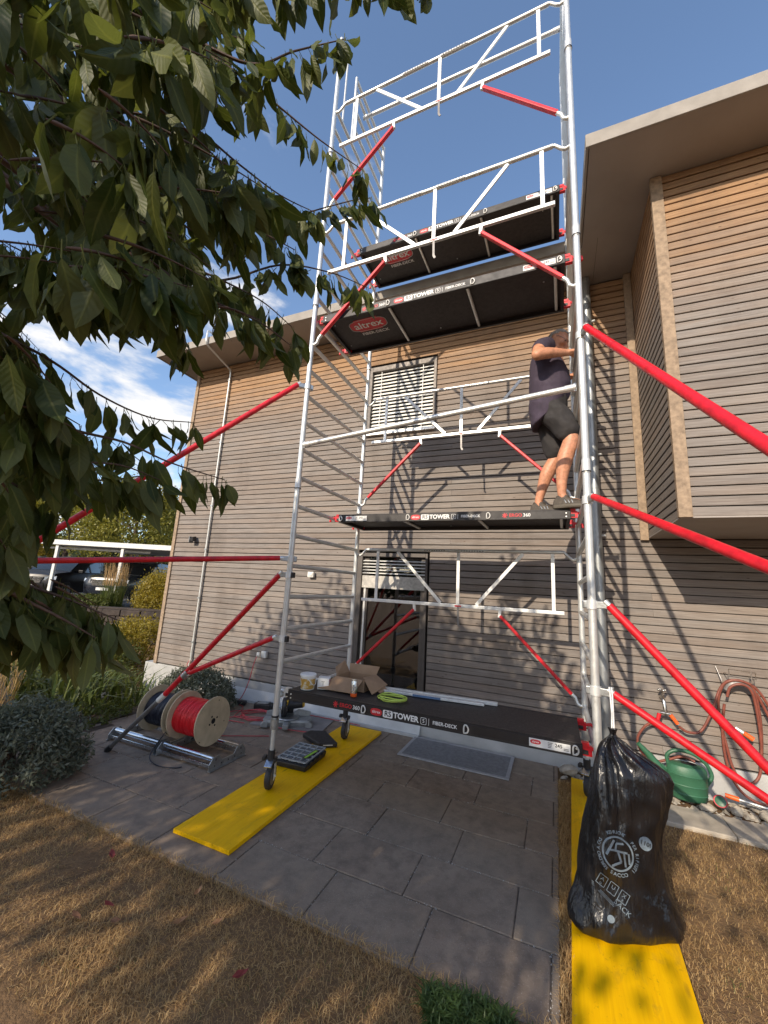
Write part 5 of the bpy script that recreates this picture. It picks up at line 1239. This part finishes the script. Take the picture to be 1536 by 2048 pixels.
# ------------------------------------------------------------------ foliage helpers
def rand_dir(rng, n):
    v = rng.normal(size=(n,3)); return v/np.linalg.norm(v, axis=1, keepdims=True)
def leaf_quads(P, size, rng, aspect=.5, droop=.3, fold=True, up=None):
    """P (n,3) leaf centres -> vertices and triangles of folded leaves"""
    n = len(P); d = rand_dir(rng, n); d[:,2] -= droop; d /= np.linalg.norm(d, axis=1, keepdims=True)
    s = rand_dir(rng, n); s -= d*(s*d).sum(1, keepdims=True); s /= np.linalg.norm(s, axis=1, keepdims=True); nn = np.cross(d, s)
    L = (size*rng.uniform(.6,1.25,n))[:,None]; W = L*aspect
    a = P-d*L*.5; b = P+d*L*.5; c = P+s*W*.5+nn*W*.15-d*L*.05; e = P-s*W*.5+nn*W*.15-d*L*.05
    V = np.stack([a, c, b, e], 1).reshape(-1,3); i = np.arange(n)[:,None]*4
    F = np.concatenate([i+np.array([[0,1,2]]), i+np.array([[0,2,3]])], 1).reshape(-1,3); return V, F
def clump_points(rng, centre, radii, nclump, per, cr, shell=.75):
    c = rand_dir(rng, nclump); c[:,2] = np.where(c[:,2] < -.5, -c[:,2], c[:,2]); r = rng.uniform(0,1,nclump)**(1/3); r = shell*r**.4+(1-shell)*r
    C = np.array(centre)+c*r[:,None]*np.array(radii)
    P = np.repeat(C, per, 0)+rng.normal(size=(nclump*per,3))*cr; return P
def blades(rng, X, Y, Z, h, w, lean, curl=.6):
    n = len(X); a = rng.uniform(0, 2*np.pi, n); ln = lean*rng.uniform(.2,1.2,n); hh = h*rng.uniform(.5,1.3,n)
    d = np.stack([np.cos(a), np.sin(a), np.zeros(n)], 1); s = np.stack([-np.sin(a), np.cos(a), np.zeros(n)], 1)*w*rng.uniform(.6,1.3,n)[:,None]
    P = np.stack([X, Y, Z], 1); up = np.array([0,0,1.])
    m = P+d*(hh*ln*.4)[:,None]+up*(hh*.6)[:,None]; t = P+d*(hh*ln*1.1)[:,None]+up*(hh*(1-curl*np.clip(ln,0,1.3)*.45))[:,None]
    V = np.stack([P-s, P+s, m+s*.8, m-s*.8, t], 1).reshape(-1,3); i = np.arange(n)[:,None]*5
    F = np.concatenate([i+np.array([[0,1,2]]), i+np.array([[0,2,3]]), i+np.array([[3,2,4]])], 1).reshape(-1,3); return V, F
rng = np.random.default_rng(11)
LM = {}
LM['cherry'] = leaf_mat('cherry_leaf', (.032,.060,.015), (.098,.122,.027), .42, .50, back=(.118,.138,.046,1), veins=True)
LM['crown'] = leaf_mat('crown_leaf', (.045,.075,.018), (.085,.115,.026), .30)
LM['gold'] = leaf_mat('gold_leaf', (.21,.185,.024), (.36,.27,.040), .35)
LM['mid'] = leaf_mat('mid_leaf', (.055,.085,.018), (.14,.15,.030), .30)
LM['dark'] = leaf_mat('dark_leaf', (.020,.038,.014), (.045,.065,.020), .25)
LM['grey'] = leaf_mat('silver_leaf', (.085,.105,.072), (.22,.235,.18), .15, .7)
LM['grass'] = leaf_mat('green_blade', (.065,.105,.024), (.15,.17,.050), .3)
LM['weed'] = leaf_mat('weed_leaf', (.045,.085,.022), (.085,.135,.038), .25)
LM['straw'] = leaf_mat('dry_straw', (.36,.215,.090), (.66,.47,.23), .25, .7)
LM['plume'] = leaf_mat('dry_plume', (.42,.26,.12), (.55,.38,.20), .3, .8)

# ------------------------------------------------------------------ dry lawn blades
def scatter(n, x0, x1, y0, y1, ok=None):
    X = rng.uniform(x0, x1, n); Y = rng.uniform(y0, y1, n)
    if ok is not None: k = ok(X, Y); X, Y = X[k], Y[k]
    return X, Y
Vs, Fs, o = [], [], 0
def push(V, F):
    global o
    Vs.append(V); Fs.append(F+o); o += len(V)
def bd_mask(X, Y): 
    c, s = math.cos(math.radians(-1.7)), math.sin(math.radians(-1.7)); dx, dy = X-2.537, Y-.36
    return ~((np.abs(dx*c+dy*s) < .245) & (np.abs(-dx*s+dy*c) < 1.31))
for n, a in ((52000, (-2.6,2.25,-1.75,-.905)), (52000, (2.215,4.4,-1.5,1.235))):
    X, Y = scatter(n, *a, ok=bd_mask); k = np.array([mnoise.noise(Vector((x*3.1, y*3.1, 0))) for x, y in zip(X, Y)]) > rng.uniform(-.75, .25, len(X)); X, Y = X[k], Y[k]
    push(*blades(rng, X, Y, np.full(len(X), -.024), .027, .0012, 1.9, 1.0))
X, Y = scatter(2600, PX0, PX1, -.915, -.875); push(*blades(rng, X, Y, np.full(len(X), -.02), .05, .0013, 1.3, 1.0))
X, Y = scatter(5200, 2.205, 2.32, -1.2, 1.6, ok=bd_mask); push(*blades(rng, X, Y, np.full(len(X), -.02), .045, .0014, 1.2, 1.0))
X, Y = scatter(9000, -4.5, -1.2, -2.6, -.9); push(*blades(rng, X, Y, np.full(len(X), -.03), .05, .002, 1.4, 1.0))
arr_mesh('dry_grass', np.concatenate(Vs), np.concatenate(Fs), LM['straw'], kind='stuff')
tag(bpy.data.objects['dry_grass'], 'scorched straw coloured lawn grass', 'grass')
n_ = 5200; X, Y = scatter(n_, -2.4, 4.2, -1.7, 1.2, ok=lambda X, Y: bd_mask(X, Y) & ((Y < -.91) | (X > 2.22)))
k = np.array([mnoise.noise(Vector((x*2.3+9, y*2.3, 0))) for x, y in zip(X, Y)]) > .12; X, Y = X[k], Y[k]
V, F = blades(rng, X, Y, np.full(len(X), -.024), .032, .0013, 1.5, 1.0)
tag(arr_mesh('green_blades', V, F, LM['grass'], kind='stuff'), 'few surviving green blades in the scorched lawn', 'grass')
# creeping green weeds at the paving corner
n = 2200; a = rng.uniform(0, 2*np.pi, n); r = np.sqrt(rng.uniform(0,1,n)); rad = np.array([1+.45*mnoise.noise(Vector((math.cos(q)*1.6, math.sin(q)*1.6, 4))) for q in a])
X = 1.88+.23*rad*r*np.cos(a); Y = -1.02+.11*rad*r*np.sin(a); Z = np.full(n, -.005)
V, F = blades(rng, X, Y, Z, .050, .0045, 1.3, .9)
tag(arr_mesh('weed_patch', V, F, LM['weed']), 'low patch of dark green weeds creeping over the paving corner', 'weeds')
wp = bpy.data.objects['weed_patch']; wp['kind'] = 'stuff'

# ------------------------------------------------------------------ shrubs and bedding
def shrub(name, label, cat, base, radii, n, size, mat, clumps=60, aspect=.3, stem=True, droop=-.3, group=None):
    t = thing(name, label, cat, base, group); base = Vector(base); c = base+Vector((0,0,radii[2]*.55))
    P = clump_points(rng, c, radii, clumps, n//clumps, min(radii)*(.10 if mat is LM['grey'] else .16), .85); P = P[P[:,2] > base.z-.02]
    V, F = leaf_quads(P, size, rng, aspect, droop); arr_mesh('foliage', V, F, mat, t)
    for k in range(6):
        a = R.uniform(0, 6.28); B().tube(curve([base+Vector((.03*math.cos(a),.03*math.sin(a),-.03)), base+Vector((radii[0]*.3*math.cos(a),radii[1]*.3*math.sin(a),radii[2]*.5)), base+Vector((radii[0]*.6*math.cos(a),radii[1]*.6*math.sin(a),radii[2]*1.0))],4), [.012]*4+[.008]*4+[.004], 6).build('stem', MT['twig'], t, smooth=60)
    return t
shrub('lavender_shrub', 'grey green lavender shrub behind the cable drums against the plinth', 'shrub', (-2.35,1.35,-.05), (.62,.36,.34), 9500, .050, LM['grey'], 200, .34, group='grey green shrubs')
shrub('lavender_shrub', 'large grey green shrub at the left picture edge overhanging the paving', 'shrub', (-2.02,-.80,-.02), (.55,.42,.38), 15000, .050, LM['grey'], 300, .34, group='grey green shrubs')
shrub('lavender_shrub', 'low grey green tuft at the far left behind the large shrub', 'shrub', (-3.25,-.25,-.05), (.55,.5,.15), 6000, .045, LM['grey'], 90, .24, group='grey green shrubs')
def bladeclump(name, label, cat, base, rad, n, h, w, lean, mat, group=None, plume=None):
    t = thing(name, label, cat, base, group); a = rng.uniform(0, 2*np.pi, n); r = rad*np.sqrt(rng.uniform(0,1,n))
    X = base[0]+r*np.cos(a); Y = base[1]+r*np.sin(a); V, F = blades(rng, X, Y, np.full(n, base[2]), h, w, lean, .8); arr_mesh('blades', V, F, mat, t)
    if plume:
        m = plume; a = rng.uniform(0,2*np.pi,m); r = rad*1.2*np.sqrt(rng.uniform(0,1,m)); X = base[0]+r*np.cos(a); Y = base[1]+r*np.sin(a)
        V, F = blades(rng, X, Y, np.full(m, base[2]+h*.75), h*.75, w*.9, .22, .2); arr_mesh('plumes', V, F, LM['plume'], t)
    return t
for i, (x, y, n, h, l) in enumerate(((-3.45,.45,80,.50,'front'),(-3.95,.75,80,.55,'middle'),(-3.35,1.05,60,.42,'nearest the house'),(-4.5,.5,80,.55,'rear left'))):
    bladeclump('iris_clump', 'clump of long arching strap leaves in the bed, the %s one' % l, 'iris', (x, y, ground_z(x,y)), .28, n, h*1.25, .016, .9, LM['grass'], 'strap leaved clumps in the bed')
bladeclump('tall_grass', 'dry reddish tall grass standing at the left picture edge', 'grass clump', (-4.4,-.35,-.05), .55, 500, .62, .004, .45, LM['straw'], plume=160)
shrub('ground_cover', 'low green ground cover spreading between the strap leaved clumps', 'ground cover', (-4.7,1.3,-.28), (1.0,.8,.30), 8000, .05, LM['mid'], 120, .4)
shrub('ground_cover', 'dull green low plants at the foot of the retaining wall', 'ground cover', (-6.6,2.2,-.32), (1.3,1.0,.55), 9000, .06, LM['mid'], 120, .45)
shrub('ground_cover', 'small mixed weeds beside the left paving edge', 'ground cover', (-3.0,.25,-.05), (.42,.6,.14), 4000, .035, LM['mid'], 90, .4)
shrub('golden_shrub', 'yellow green sunlit shrub beside the house corner below the retaining wall', 'shrub', (-6.6,3.55,-.30), (.95,.8,.62), 12000, .06, LM['gold'], 150, .45, group='golden shrubs')
# retaining wall with stacked blocks
rw = thing('retaining_wall', 'dark low dry stone retaining wall below the car park', 'wall', RW0+Vector((0,0,-.2)))
p0 = RW0+RWD*-6.0; Lw = 15.0
B().prism([p0+Vector((0,0,-.4)), p0+RWD*Lw+Vector((0,0,-.4)), p0+RWD*Lw+Vector((0,0,.60)), p0+Vector((0,0,.60))], RWN*.3).build('wall_core', MT['backing'], rw)
for r_ in range(5):
    s = R.uniform(0,.3)
    while s < Lw-.3:
        w_ = R.uniform(.35,.75); z = -.30+r_*.19
        B().obox(p0+RWD*(s+w_/2)-RWN*R.uniform(.03,.09)+Vector((0,0,z+.09)), RWD, RWN, (0,0,1), w_-.025, .20, .175).build('block', MT['retwall'], rw, bevel=.02)
        s += w_
B().obox(p0+RWD*(Lw/2)+RWN*.05+Vector((0,0,.665)), RWD, RWN, (0,0,1), Lw, .34, .05).build('coping', MT['retwall'], rw, bevel=.01)
def on_wall(s, d, z): return RW0+RWD*s+RWN*d+Vector((0,0,z))
shrub('golden_shrub', 'large golden bush on the retaining wall right beside the house', 'shrub', on_wall(1.85,.95,.55), (1.0,.8,.80), 16000, .075, LM['gold'], 170, .45, group='golden shrubs')
shrub('golden_shrub', 'low clipped yellow green shrub on the wall in front of the parked car', 'shrub', on_wall(-.55,.8,.5), (1.15,.55,.28), 9000, .07, LM['mid'], 120, .45, group='golden shrubs')
bladeclump('feather_grass', 'tall feathery ornamental grass with straw plumes on the retaining wall', 'ornamental grass', tuple(on_wall(.15,.75,.52)), .30, 420, 1.05, .006, .38, LM['grass'], plume=150)
bladeclump('feather_grass', 'smaller orange plumed grass behind the golden bush', 'ornamental grass', tuple(on_wall(2.5,2.2,.52)), .25, 220, 1.1, .006, .32, LM['grass'], plume=110)
# ------------------------------------------------------------------ carport
c0, c1 = on_wall(-4.5,2.6,0), on_wall(7.0,2.6,0)
cpt_ = thing('carport', 'white flat roofed carport on slim posts behind the retaining wall', 'carport', on_wall(0,2.6,.5))
B().prism([c0+Vector((0,0,2.66)), c1+Vector((0,0,2.66)), c1+Vector((0,0,2.84)), c0+Vector((0,0,2.84))], RWN*.08).build('roof_edge', MT['carport'], cpt_)
B().prism([c0+RWN*.085+Vector((0,0,2.70)), c1+RWN*.085+Vector((0,0,2.70)), c1+RWN*5.5+Vector((0,0,2.70)), c0+RWN*5.5+Vector((0,0,2.70))], (0,0,.10)).build('roof_deck', MT['carport'], cpt_)
B().prism([c0+RWN*.5+Vector((0,0,2.52)), c0+RWD*4.2+RWN*.5+Vector((0,0,2.52)), c0+RWD*4.2+RWN*.5+Vector((0,0,2.60)), c0+RWN*.5+Vector((0,0,2.60))], RWN*.06).build('beam', MT['carport'], cpt_)
for s in (-3.6,-1.1,.95,3.4,5.9):
    for d in (2.72, 7.6): B().obox(on_wall(s,d,1.62), RWD, RWN, (0,0,1), .10, .10, 2.15).build('post', MT['carport'], cpt_)
# ------------------------------------------------------------------ parked cars
def car(label, s, d, z, heading, paint):
    c = on_wall(s, d, z); f = (RWN*-math.cos(heading)+RWD*math.sin(heading)).normalized(); sd = Vector((-f.y, f.x, 0)); t = thing('parked_car', label, 'car', c, 'cars under the carport')
    def q(a, b_, h): return c+f*a+sd*b_+Vector((0,0,h))
    secs = [(2.28,.70,.45,.72),(2.20,.82,.30,.92),(1.9,.88,.25,1.02),(1.05,.91,.25,1.10),(.0,.92,.25,1.12),(-1.4,.92,.25,1.12),(-2.1,.88,.28,1.08),(-2.25,.80,.4,.95)]
    rings = []
    for a, w_, lo, hi in secs: rings.append([q(a,-w_*.92,lo),q(a,w_*.92,lo),q(a,w_,lo+(hi-lo)*.4),q(a,w_,lo+(hi-lo)*.75),q(a,w_*.86,hi),q(a,w_*.4,hi+.025),q(a,-w_*.4,hi+.025),q(a,-w_*.86,hi),q(a,-w_,lo+(hi-lo)*.75),q(a,-w_,lo+(hi-lo)*.4)])
    B().loft(rings).build('body', paint, t, smooth=40)
    cab = [(1.15,.74,1.09,1.10),(.45,.70,1.09,1.60),(-.2,.68,1.09,1.70),(-1.5,.66,1.09,1.66),(-2.05,.66,1.07,1.12)]
    B().loft([[q(a,-.84,lo),q(a,.84,lo),q(a,w_,hi),q(a,w_*.5,hi+.03),q(a,-w_*.5,hi+.03),q(a,-w_,hi)] for a, w_, lo, hi in cab]).build('cabin', MT['car_glass'], t, smooth=30)
    B().loft([[q(a,-w_,hi+.002),q(a,w_,hi+.002),q(a,w_*.5,hi+.05),q(a,-w_*.5,hi+.05)] for a, w_, lo, hi in cab[1:4]]).build('car_roof', paint, t, smooth=30)
    B().prism([q(2.285,-.42,.62),q(2.285,.42,.62),q(2.26,.50,.86),q(2.26,-.50,.86)], f*.03).build('grille', MT['black'], t)
    for k in range(3): B().prism([q(2.305,-.44,.66+.07*k),q(2.305,.44,.66+.07*k),q(2.305,.44,.685+.07*k),q(2.305,-.44,.685+.07*k)], f*.02).build('grille_bar', MT['chrome'], t)
    for s_ in (-1, 1):
        B().prism([q(2.25,s_*.53,.74),q(2.12,s_*.86,.76),q(2.08,s_*.86,.90),q(2.23,s_*.54,.87)], f*.04).build('headlight', MT['headlight'], t)
        B().obox(q(.85,s_*1.0,1.12), f, sd, (0,0,1), .12, .20, .14).build('mirror', paint, t, bevel=.03)
        for a in (1.45,-1.35):
            w_ = B().lathe([(.1,-.11),(.31,-.11),(.345,-.08),(.345,.08),(.31,.11),(.1,.11)], q(a,s_*.82,.345), sd, 24).build('wheel', MT['rubber'], t, smooth=35)
            B().lathe([(.0,.112),(.21,.115),(.22,.10)], q(a,s_*.82,.345), sd*s_, 20).build('rim', MT['alu_dull'], w_, smooth=35)
    B().obox(q(2.31,0,.50), f, sd, (0,0,1), .015, .50, .11).build('plate', MT['label'], t)
    return t
car('dark brown parked car with bright headlights facing the garden', -5.0, 5.2, .56, .15, MT['car_paint'])
car('second dark parked car under the carport near the house corner', -2.35, 5.9, .56, .05, M('car_blue_black', (.014,.018,.028), .3, .0, .1, 2, coat=.4))
car('grey parked car at the far left under the carport', -8.0, 6.2, .56, .1, M('car_grey', (.06,.06,.065), .3, .0, .1, 2, coat=.4))
# ------------------------------------------------------------------ trees beyond
def bgtree(name, label, base, h, radii, n, size, mat, clumps=140, conif=False, group='trees behind the car park'):
    t = thing(name, label, 'tree', base, group); b_ = Vector(base)
    B().tube([b_+Vector((0,0,-.3)), b_+Vector((.1,.05,h*.35)), b_+Vector((0,0,h*.8))], [.22,.16,.05], 10).build('trunk', MT['bark'], t, smooth=60)
    for k in range(7):
        a = k*.9; z = h*(.3+.07*k); B().tube([b_+Vector((0,0,z)), b_+Vector((radii[0]*.6*math.cos(a), radii[1]*.6*math.sin(a), z+h*.12))], [.07,.02], 7).build('limb', MT['bark'], t, smooth=60)
    if conif:
        m = n; zz = rng.uniform(0,1,m)**.8; a = rng.uniform(0,2*np.pi,m); ly = np.floor(zz*11)/11; rr = radii[0]*(1-zz)*(0.55+.45*rng.uniform(0,1,m))*(.8+.3*np.sin(a*5+ly*9))
        P = np.stack([b_.x+rr*np.cos(a), b_.y+rr*np.sin(a), b_.z+.6+zz*(h-.6)-rr*.18], 1)
    else: P = clump_points(rng, b_+Vector((0,0,h-radii[2])), radii, clumps, n//clumps, min(radii)*.13)
    V, F = leaf_quads(P, size, rng, .5, .2); arr_mesh('crown', V, F, mat, t)
    return t
LM['olive'] = leaf_mat('olive_gold_leaf', (.15,.155,.024), (.30,.27,.048), .3)
def far_at(u, d): 
    p = at(u, 1143, d); return (p.x, p.y, .45)
bgtree('beech_tree', 'broad sunlit yellow green tree behind the carport', far_at(255,25), 7.0, (3.3,3.0,3.0), 16000, .21, LM['olive'], 200)
bgtree('beech_tree', 'rounded yellow green tree left of centre behind the carport', far_at(120,27), 7.6, (3.2,3.0,3.3), 15000, .21, LM['olive'], 190)
bgtree('beech_tree', 'dark green tree between the carport and the house corner', far_at(350,31), 6.6, (3.0,3.0,2.9), 12000, .22, LM['mid'], 170)
bgtree('spruce_tree', 'pointed conifer standing highest at the far left', far_at(45,30), 10.4, (2.7,2.7,5), 14000, .26, LM['gold'], conif=True)
bgtree('spruce_tree', 'dark conifer behind the yellow green trees', far_at(200,38), 10.2, (2.6,2.6,5), 11000, .28, LM['dark'], conif=True)
bgtree('spruce_tree', 'dark conifer further left behind the parked cars', far_at(-20,26), 7.4, (2.6,2.6,5), 11000, .28, LM['dark'], conif=True)
# far wood along the horizon
n = 26000; th = rng.uniform(-2.9, 2.9, n); rr = rng.uniform(48, 62, n); hgt = np.array([5.0+2.2*mnoise.noise(Vector((t*6,1,0)))+1.2*mnoise.noise(Vector((t*19,3,0))) for t in th])
P = np.stack([rr*np.sin(th), rr*np.cos(th), hgt*rng.uniform(0,1,n)**.7], 1)
V, F = leaf_quads(P, 1.1, rng, .75, .1); tag(arr_mesh('far_wood', V, F, LM['dark'], kind='stuff'), 'far wood along the horizon', 'wood')
# ------------------------------------------------------------------ cherry tree over the camera
CT = thing('cherry_tree', 'leafy cherry tree with drooping branches hanging into the top left', 'tree', (.35,-4.15,-.02))
def leaf_mesh(seed):
    rr = random.Random(seed); st = [0, .08, .2, .36, .54, .72, .86, .95, 1.0]; wd = [.03, .34, .74, .98, 1.0, .78, .44, .15, .0]
    A_ = []; W = .198; bend = rr.uniform(.08,.50)*rr.choice((1,1,-1)); fold_ = rr.uniform(.08,.55); tw = rr.uniform(-.9,.9); W *= rr.uniform(.85,1.15); V = []; F = []
    for t_, w_ in zip(st, wd):
        z = -t_; y = -bend*t_*t_; a = tw*t_
        wave = .035*math.sin(t_*11+seed)
        for s in (-1, -.5, 0, .5, 1):
            x = s*w_*W*(1+.05*math.sin(t_*40+s*3)); yy = y+abs(s)*w_*W*fold_*(1-.5*abs(s))+wave*abs(s)*w_
            V.append((x*math.cos(a)-yy*math.sin(a), x*math.sin(a)+yy*math.cos(a), z)); A_.append((abs(s), t_))
    for i in range(len(st)-1):
        for k in range(4): F.append((i*5+k, i*5+k+1, (i+1)*5+k+1, (i+1)*5+k))
    o_ = len(V)
    for z, r in ((.0,.012),(.22,.012)):
        for a in (0, 2.1, 4.2): V.append((r*math.cos(a), r*math.sin(a)+(.06 if z else 0), z)); A_.append((0, 0))
    for k in range(3): F.append((o_+k, o_+(k+1)%3, o_+3+(k+1)%3, o_+3+k))
    return V, F, A_
def set_attr(me, A_):
    A_ = np.asarray(A_, dtype=np.float32)
    for i, nm in ((0, 'ls'), (1, 'lt')):
        at_ = me.attributes.new(nm, 'FLOAT', 'POINT'); at_.data.foreach_set('value', np.ascontiguousarray(A_[:, i]))
LVAR = [leaf_mesh(s) for s in range(12)]
LMESH = []
for V, F, A_ in LVAR:
    me = bpy.data.meshes.new('leaf'); me.from_pydata(V, [], F); me.polygons.foreach_set('use_smooth', [True]*len(F)); me.materials.append(LM['cherry']); me.update(); set_attr(me, A_); LMESH.append(me)
named = [(1.0, [(330,560),(430,605),(520,645),(580,690)]), (.96, [(240,540),(300,600),(345,640),(370,690)]),   # photo-measured twigs: (u, v) and depth from the camera
 (.86, [(380,-70),(520,-52),(640,-60),(760,-45),(850,-38)]), (.80, [(250,-60),(380,-20),(470,-10),(560,-30)]),
 (1.00, [(350,60),(500,128),(590,102),(690,78)]), (1.10, [(330,60),(480,150),(560,215),(640,280),(725,340)]),
 (1.08, [(200,150),(380,250),(480,330),(560,390),(630,425)]), (1.15, [(150,330),(300,400),(420,475),(560,440),(700,402),(742,396)]),
 (1.10, [(250,480),(420,560),(560,530),(660,545),(735,575)]), (1.00, [(100,420),(300,500),(420,550),(520,600),(585,655)]),
 (1.04, [(280,300),(400,380),(500,450),(590,500)]), (.95, [(300,520),(400,600),(470,620),(520,640)]),
 (.90, [(50,560),(200,590),(320,600),(360,640)]), (.95, [(-50,640),(100,720),(200,790),(300,835),(385,845)]),
 (.95, [(-50,760),(120,850),(250,885),(340,925),(450,960)]), (.90, [(-60,880),(60,930),(180,960),(300,950)]),
 (.74, [(-60,1120),(40,1165),(140,1200),(235,1240)]), (.70, [(-80,1130),(30,1190),(120,1235),(190,1275)]), (.82,[(-60,930),(10,960),(60,985),(110,1000)]),
 (.92, [(-60,700),(40,770),(110,820),(160,850)]), (.85,[(-60,820),(40,880),(130,920),(240,930),(320,960)])]
twigs = [(d, p, True) for d, p in named]
rr = random.Random(4)
for i in range(120):
    u, v = rr.uniform(-120, 330), rr.uniform(-120, 560); d = rr.uniform(.75, 1.7) if i % 6 else rr.uniform(.52,.7); L = rr.uniform(140, 280)*min(1.2, 1/d); a = rr.uniform(-.1, .7)
    if v < 60: a = rr.uniform(-.3, .4)
    p = [(u+L*k/3*math.cos(a), v+L*k/3*math.sin(a)+12*k*k/3) for k in range(4)]
    lim = 560 if v < 420 else 520-.35*(v-420)
    if max(q[0] for q in p) > lim or max(q[1] for q in p) > 615: continue
    twigs.append((d, p, False))
for i in range(60):
    u, v = rr.uniform(-140, 110), rr.uniform(560, 1200); d = rr.uniform(.6, 1.3); L = rr.uniform(100, 190); a = rr.uniform(.1, .8)
    p = [(u+L*k/3*math.cos(a), v+L*k/3*math.sin(a)+10*k*k/3) for k in range(4)]
    lim = 270 if v < 940 else 270-.55*(v-940)
    if any(q[0] > 130 and 600 < q[1] < 800 for q in p): continue
    if max(q[0] for q in p) > lim or max(q[1] for q in p) > 1265 or any(q[0] > 20 and 985 < q[1] < 1165 for q in p): continue
    twigs.append((d, p, False))
for i in range(26):
    u, v = rr.uniform(-150, -10), rr.uniform(930, 1230); d = rr.uniform(.6, .95); L = rr.uniform(70, 110); a = rr.uniform(.2, .9)
    p = [(u+L*k/3*math.cos(a), v+L*k/3*math.sin(a)+8*k*k/3) for k in range(4)]
    twigs.append((d, p, False))
for i in range(12):
    u, v = rr.uniform(-40, 120), rr.uniform(1150, 1205); d = rr.uniform(.66, .9); L = rr.uniform(80, 120); a = rr.uniform(.3, .6)
    twigs.append((d, [(u+L*k/3*math.cos(a), v+L*k/3*math.sin(a)+5*k*k/3) for k in range(4)], False))
leaves = []
def leaf_at(pos, bdir, size):
    ax = Vector((0,0,-1))*rr.uniform(.75,1.2)+bdir*rr.uniform(0,.45)+Vector((rr.gauss(0,.26), rr.gauss(0,.26), rr.gauss(0,.16))); ax.normalize()
    t_ = Vector((rr.gauss(0,1), rr.gauss(0,1), rr.gauss(0,.3))); t_ = (t_-ax*t_.dot(ax)).normalized()
    m = Matrix.Identity(3); y = t_; z = -ax; x = y.cross(z).normalized()
    for i in range(3): m[i][0] = x[i]; m[i][1] = y[i]; m[i][2] = z[i]
    leaves.append((pos+ax*size*.22, m, size, rr.randrange(12)))
for d, p, nm in twigs:
    dd = d*rr.uniform(.97,1.03); P = [at(u, v, dd*(1+.05*(k-1))) for k, (u, v) in enumerate(p)]
    C_ = curve(P, 6); n = len(C_); rs = [(.0046 if nm else .0030)*min(1, .35+i/3)*(1-.72*i/(n-1)) for i in range(n)]
    B().tube(C_, rs, 6).build('twig', MT['twig'], CT, smooth=60)
    seg = 0; acc = 0; step = .019 if nm else .018
    for a, b_ in zip(C_[:-1], C_[1:]):
        L = (b_-a).length; bdir = (b_-a).normalized()
        while acc < L:
            for q in range(2 if rr.random() < .72 else 1): leaf_at(a+bdir*acc+Vector((rr.gauss(0,.006),rr.gauss(0,.006),rr.gauss(0,.004))), bdir, rr.uniform(.052,.102) if d > .6 else rr.uniform(.065,.105))
            acc += step*rr.uniform(.6,1.5)
        acc -= L
    for q in range(3): leaf_at(C_[-1], bdir, rr.uniform(.06,.09))
def vis(l):
    q = l[0]-CAM; z = q.dot(FWD)
    if z < .15: return 0
    u = 768+789.47*q.dot(RIGHT)/z; v = 1024+789.47*q.dot(DOWN)/z
    if not (-30 < u < 1560 and -40 < v < 2080): return 0
    return l[2]/z*(1.0 + (.5 if u > 330 or v > 560 else 0))
leaves.sort(key=vis, reverse=True)
for pos, m, s, k in leaves[:300]: inst(LMESH[k], 'leaf', CT, pos, m, s)
V = []; F = []; AA = []
for pos, m, s, k in leaves[300:]:
    o_ = len(V); AA += LVAR[k][2]; V += [tuple(m @ (Vector(v)*s)+pos) for v in LVAR[k][0]]; F += [tuple(i+o_ for i in f) for f in LVAR[k][1]]
tr_ = [f for f in F]
fo = arr_mesh('foliage', V, F, LM['cherry'], CT, smooth=True, kind='stuff')
if len(fo.data.vertices) == len(AA): set_attr(fo.data, AA)
# trunk, limbs and the rest of the crown behind the viewer, thickened and trimmed for its shade
tb = Vector((.35,-4.15,-.05))
B().tube(curve([tb, tb+Vector((.04,.03,.7)), tb+Vector((-.02,.06,1.4)), tb+Vector((.0,.1,1.9))],5), [.15]*5+[.13]*5+[.115]*5+[.10], 14).build('trunk', MT['bark'], CT, smooth=60)
top = tb+Vector((0,.1,1.85))
for q, r in (((.75,-3.65,2.35),.045),((.55,-3.45,2.9),.05),((-.9,-4.7,3.0),.06),((-2.3,-5.0,3.4),.055),((.5,-5.3,3.5),.05),((-.6,-5.6,4.4),.05),((1.6,-4.9,3.0),.04),((.95,-3.4,2.0),.035)):
    q = Vector(q); mid = (top+q)/2+Vector((0,0,.12)); B().tube(curve([top-Vector((0,0,.1)), mid, q],5), [r*1.2]*5+[r*.9]*5+[r*.45], 9).build('limb', MT['bark'], CT, smooth=60)
for d, p, nm in twigs[:20]:
    q = at(p[0][0], p[0][1], d); s = Vector((.75,-3.65,2.35)) if q.z < 2.4 else Vector((.55,-3.45,2.9))
    B().tube(curve([s, (s+q)/2+Vector((0,0,.05)), q],4), [.014]*4+[.009]*4+[.005], 6).build('branch', MT['twig'], CT, smooth=60)
P = np.concatenate([clump_points(rng, (-1.55,-5.5,3.10), (2.75,1.25,2.2), 260, 84, .20, .5), clump_points(rng, (1.7,-5.3,2.45), (1.35,.9,1.25), 9, 24, .20, .6)])
Pm = np.stack([rng.uniform(-3.8,.95,5600), rng.uniform(-6.3,-5.0,5600), rng.uniform(2.45,3.95,5600)], 1)  # box of unseen extra leaves added to deepen the shade on the paving
P = np.concatenate([P, Pm])
kz = np.array([p[2] > 2.45 or mnoise.noise(Vector((p[0]*1.1, p[1]*.4, p[2]*1.7))) > .24 for p in P])  # lower crown thinned out to let sun patches onto the lawn
P = P[kz]
P = P[(P[:,2] > .7) & ~((P[:,0] > .25) & (P[:,2] > 4.15))]  # upper right of the crown cut away so sun reaches the hanging leaves
V, F = leaf_quads(P, .13, rng, .55, .6)
arr_mesh('rear_foliage', V, F, LM['crown'], CT, kind='stuff')
